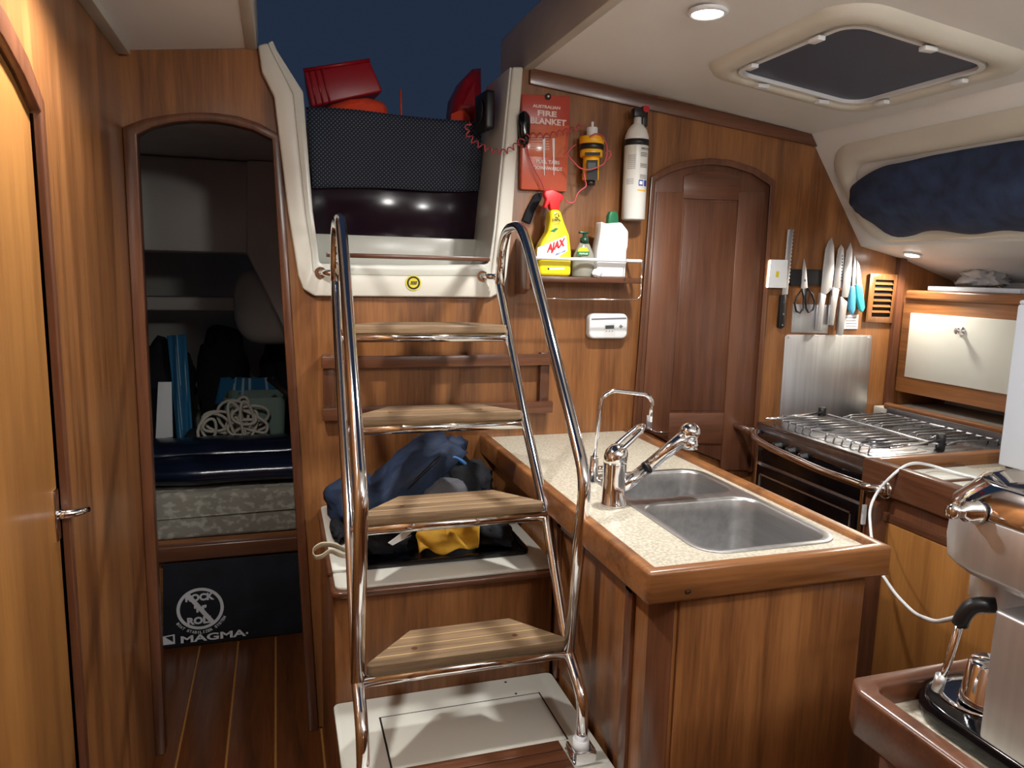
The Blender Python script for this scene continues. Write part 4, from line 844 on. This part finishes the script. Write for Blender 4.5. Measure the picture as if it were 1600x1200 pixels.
# ---- port curtain on the sloping cabin side
sd = Vector((.254, 0, -.362)).normalized(); sn = Vector((-.362, 0, -.254)).normalized(); so_ = Vector((1.718, 0, 1.879))
def sp_(y, v, n_=0): return so_+YA*y+sd*v+sn*n_
pw = thing('window_2', sp_(1.5, .25), 'moulded window recess in the cabin side', kind='structure')
G().loft([[sp_(1.30+a, .245+b, n_) for a, b in rrect(-wx_/2, wx_/2, -wy_/2, wy_/2, r_, 6)] for wx_, wy_, r_, n_ in ((1.66, .37, .11, .001), (1.62, .33, .10, .018), (1.54, .26, .08, .018), (1.50, .22, .07, .004))], False, True).build('window_surround', 'gelcoat', pw)
def cur(u, v):
    y = 2.07-1.45*u; e = math.sin(min(1, u/.14)*math.pi/2)
    top = .155-.01*math.sin(u*5)+.05*(1-e); bot = .40+.018*math.sin(u*17+1)+.012*math.sin(u*31)-.07*(1-e)
    vv = top+(bot-top)*v
    n_ = .012+.055*math.sin(math.pi*min(1, v*1.02))**.6*(.35+.65*e)+.010*math.sin(u*14+v*5)+.008*noise.noise(Vector((u*12, v*5, 0)))
    return sp_(y, vv, max(.006, n_))
G().grid(70, 18, cur).build('navy_curtain', 'navy_cloth', None, solid=.004, label='dark navy cloth cover bunched over the cabin window', cat='curtain')
# ================================================================== AFT CABIN CONTENTS
YM = 2.84
be = thing('berth', (-.3, 3.4, 0), 'teak fronted berth base in the aft cabin', 'berth')
box('berth_front', 'teak_X', -.97, .295, YM, YM+.02, 0, .40, be, .002); box('berth_board', 'teak_X', -.97, .295, YM+.02, AB-.01, .38, .40, be, .002)
box('berth_edge', 'trim_X', -.97, .295, YM-.03, YM+.02, .325, .385, be, .008, seg=3)
mt = thing('mattress', (-.3, 3.4, .40), 'grey patterned berth mattress with piped edges', 'mattress')
g = G().box(-.95, .285, YM-.01, AB-.02, .40, .575); g.build('cushion', 'mattress', mt, .02, 4)
G().tube([(-.95, YM-.012, .48), (.285, YM-.012, .495)], .004, 6).build('piping', 'mattress', mt)
# stabiliser bag leaning on the berth front
sbg = thing('stabilizer_bag', (-.19, YM-.05, 0), 'flat black bag with white printed logo leaning on the berth', 'bag')
YG = YM-.045
p_ = [P(255, 1010, 'Y', YG), P(474, 988, 'Y', YG), P(474, 874, 'Y', YG), P(255, 893, 'Y', YG)]
for q in p_[:2]: q.z = .003
p_[2].z = p_[3].z = .325
G().prism(p_, (0, .012, 0)).build('bag_body', 'bag_cloth', sbg, .003)
yq = YG-.001
c = P(313, 951, 'Y', yq); Rr = .094
bx = (P(350, 947, 'Y', yq)-P(276, 954, 'Y', yq)).length/2; Rr = bx
rg = [[c+Vector((math.cos(t)*r_, -.0003, math.sin(t)*r_)) for r_ in (Rr*.86, Rr)] for t in [2*math.pi*k/48 for k in range(49)]]
G().loft(rg, False, False, False).build('circle_print', 'ink_white', sbg)
a_ = math.radians(125); dd = Vector((math.cos(a_), 0, math.sin(a_))); nn_ = Vector((-dd.z, 0, dd.x))
G().add([c+dd*Rr*.9+nn_*.008+Vector((0, -.0006, 0)), c+dd*Rr*.9-nn_*.008+Vector((0, -.0006, 0)), c-dd*Rr*.9-nn_*.008+Vector((0, -.0006, 0)), c-dd*Rr*.9+nn_*.008+Vector((0, -.0006, 0))], [(0, 1, 2, 3)]).build('slash_print', 'ink_white', sbg)
for s_, dz, ww, hh in (('ROCK', .045, .115, .034), ("'N'", .0, .05, .032), ('ROLL', -.045, .108, .034)):
    text(s_, c+Vector((0, -.0008, dz)), XR, ZU, ww*Rr/.094, hh*Rr/.094, 'ink_white', sbg, bold=.055)
word = 'BOAT STABILIZER SYSTEM'
for i, chh in enumerate(word):
    if chh == ' ': continue
    t = math.radians(210+(i+.5)/len(word)*125); q = c+Vector((math.cos(t), 0, math.sin(t)))*(Rr*1.14)
    tx = Vector((-math.sin(t), 0, math.cos(t))); ty_ = Vector((-math.cos(t), 0, -math.sin(t)))
    text(chh, q+Vector((0, -.0006, 0)), tx, ty_, .0082 if chh != 'I' else .003, .011, 'ink_white', sbg, bold=.03)
mp0, mp1 = P(282, 1003, 'Y', yq), P(384, 990, 'Y', yq)
text('MAGMA', P(334, 994, 'Y', yq-.0004), (1, 0, .0), ZU, (mp1-mp0).length, .028, 'ink_white', sbg, bold=.03)
q = P(264, 1000, 'Y', yq-.0004)
G().add([q+Vector((a, 0, b)) for a, b in ((-.02, -.018), (.02, -.018), (.02, .02), (-.02, .016))], [(0, 1, 2, 3)]).build('emblem', 'ink_white', sbg)
G().add([q+Vector((a, -.0004, b)) for a, b in ((-.012, .012), (.014, .015), (.014, -.01))], [(0, 1, 2)]).build('emblem_cut', 'bag_cloth', sbg)
G().lathe([(.004, 0), (.004, .0004)], P(386, 989, 'Y', yq), (0, -1, 0)).build('registered_mark', 'ink_white', sbg)
# rolled vinyl, bins, rope, towels
rv = thing('vinyl_roll', (-.2, 3.0, .575), 'shiny dark blue vinyl sheet folded on the mattress', 'vinyl')
def roll(y, z, ry, rz, seed):
    rings = []
    for i in range(25):
        x_ = -.90+1.17*i/24; k = 1+.12*noise.noise(Vector((x_*5, seed, 0))); sag = .02*noise.noise(Vector((x_*3, seed+5, 1)))
        rings.append([Vector((x_, y+math.cos(a)*ry*k, z+sag*.5+math.sin(a)*rz*k)) for a in [2*math.pi*j/16 for j in range(16)]])
    return G().loft(rings, True)
roll(2.97, .633, .13, .055, 3).build('fold', 'navy_vinyl', rv); roll(3.06, .675, .11, .055, 9).build('fold', 'navy_vinyl', rv)
def tub(name, m, c, w_, d_, h_, label, seed=0):
    g = G(); r0 = rrect(c[0]-w_*.45, c[0]+w_*.45, c[1]-d_*.45, c[1]+d_*.45, .025); r1 = rrect(c[0]-w_*.5, c[0]+w_*.5, c[1]-d_*.5, c[1]+d_*.5, .03); r2 = rrect(c[0]-w_*.47, c[0]+w_*.47, c[1]-d_*.47, c[1]+d_*.47, .027)
    g.loft([[Vector((a, b, c[2])) for a, b in r0], [Vector((a, b, c[2]+h_)) for a, b in r1], [Vector((a, b, c[2]+h_)) for a, b in r2], [Vector((a, b, c[2]+.02)) for a, b in r0]], True, False)
    return g.build(name, m, None, .002, label=label, cat='tub')
zb = .70
tub('storage_tub', 'bin_green', (-.10, 3.36, .58), .25, .22, .27, 'grey green plastic tub behind the coiled rope')
tub('storage_tub', 'bin_green', (.13, 3.32, .58), .17, .22, .29, 'tall grey green tub beside the sloping moulding')
rp_ = G(); rc = P(360, 660, 'Y', 3.22)
pts = []
for i in range(260):
    t = i/260*2*math.pi*13; k = i/260
    rx_ = .05+.03*math.sin(t*.37+1); rz_ = .055+.025*math.sin(t*.23)
    pts.append(rc+Vector((.075*math.sin(k*9)+math.cos(t)*rx_, .02*math.sin(t*.5)+.015*math.cos(k*31)-.01, -.0+.03*math.sin(k*7+2)+math.sin(t)*rz_)))
rp_.tube(pts, .0065, 7)
rp_.tube([rc+Vector((.02, -.02, .07)), rc+Vector((.10, -.02, .03)), rc+Vector((.15, -.02, -.01)), rc+Vector((.14, -.02, -.05)), rc+Vector((.07, -.02, -.03)), rc+Vector((.02, -.02, .0))], .0065, 7, .03)
rp_.build('coiled_rope', 'rope', None, label='loose coil of off-white braided rope on the berth', cat='rope')
def towel(nm, pl, y, label):
    t_ = thing(nm, P(*pl[0], 'Y', y), label, 'towel'); A_, B_, C_, D_ = PY(pl, y)
    def f(u, v): p = A_.lerp(B_, u).lerp(D_.lerp(C_, u), v); return p+Vector((0, .014*math.sin(u*8+v*3)-.02*math.sin(v*3.1), 0))
    G().grid(14, 14, f).build('towel_cloth', 'towel', t_, solid=.008, soff=0)
    for a in (.25, .40, .52, .82):
        G().grid(2, 14, lambda u, v: f(a+u*.045, v)+Vector((0, -.0055, 0))).build('stripe', 'towel_stripe', t_)
towel('striped_towel', [(262, 525), (290, 522), (304, 712), (280, 714)], 3.38, 'blue striped towel hanging straight down by the white board')
towel('striped_towel', [(345, 590), (428, 590), (436, 634), (336, 632)], 3.50, 'blue striped towel draped above the rope')
slab('white_board', 'label_white', [(247, 597), (268, 597), (270, 683), (243, 686), (245, 640)], 3.30, .012, None, .001, label='white foam board standing by the doorway edge', cat='board')
G().blob((-.24, 3.60, .84), .11, .09, .255, .35, 9, seed=61, pw=.8, zmin=.578).build('dark_duffel', 'bag_cloth', None, label='black duffel bag heaped between the towels', cat='bag')
G().blob((.05, 3.72, .82), .15, .10, .235, .4, 9, seed=63, pw=.8, zmin=.578).build('dark_duffel', 'bag_cloth', None, label='black bag heaped under the sloping moulding', cat='bag')
G().blob((-.50, 3.60, .82), .13, .10, .235, .4, 9, seed=67, pw=.8, zmin=.578).build('dark_duffel', 'bag_cloth', None, label='black bag piled beside the white board', cat='bag')
G().blob((-.33, 3.28, .65), .05, .06, .07, .4, 9, seed=69, pw=.8, zmin=.578).build('dark_pouch', 'bag_cloth', None, label='black pouch in front of the hanging towel', cat='pouch')
box('blue_crate', 'blue_box', .06, .27, 3.465, 3.56, .58, .72, None, .004, label='bright blue box low beside the tall tub', cat='box')
G().tube([P(420, 592, 'Y', 3.25), P(470, 632, 'Y', 3.12)], .012, 8).build('wooden_pole', 'brown_dark', None, label='dark wooden pole slanting over the tall tub', cat='pole')
for py in (285, 320): slab('hinge_plate', 'steel', [(215.5, py-5), (220.5, py-5), (221, py+6), (216, py+6)], D+.031, .002, None, 0, label='small steel hinge plate inside the aft cabin door frame', cat='hinge', group='door frame hinge plates')
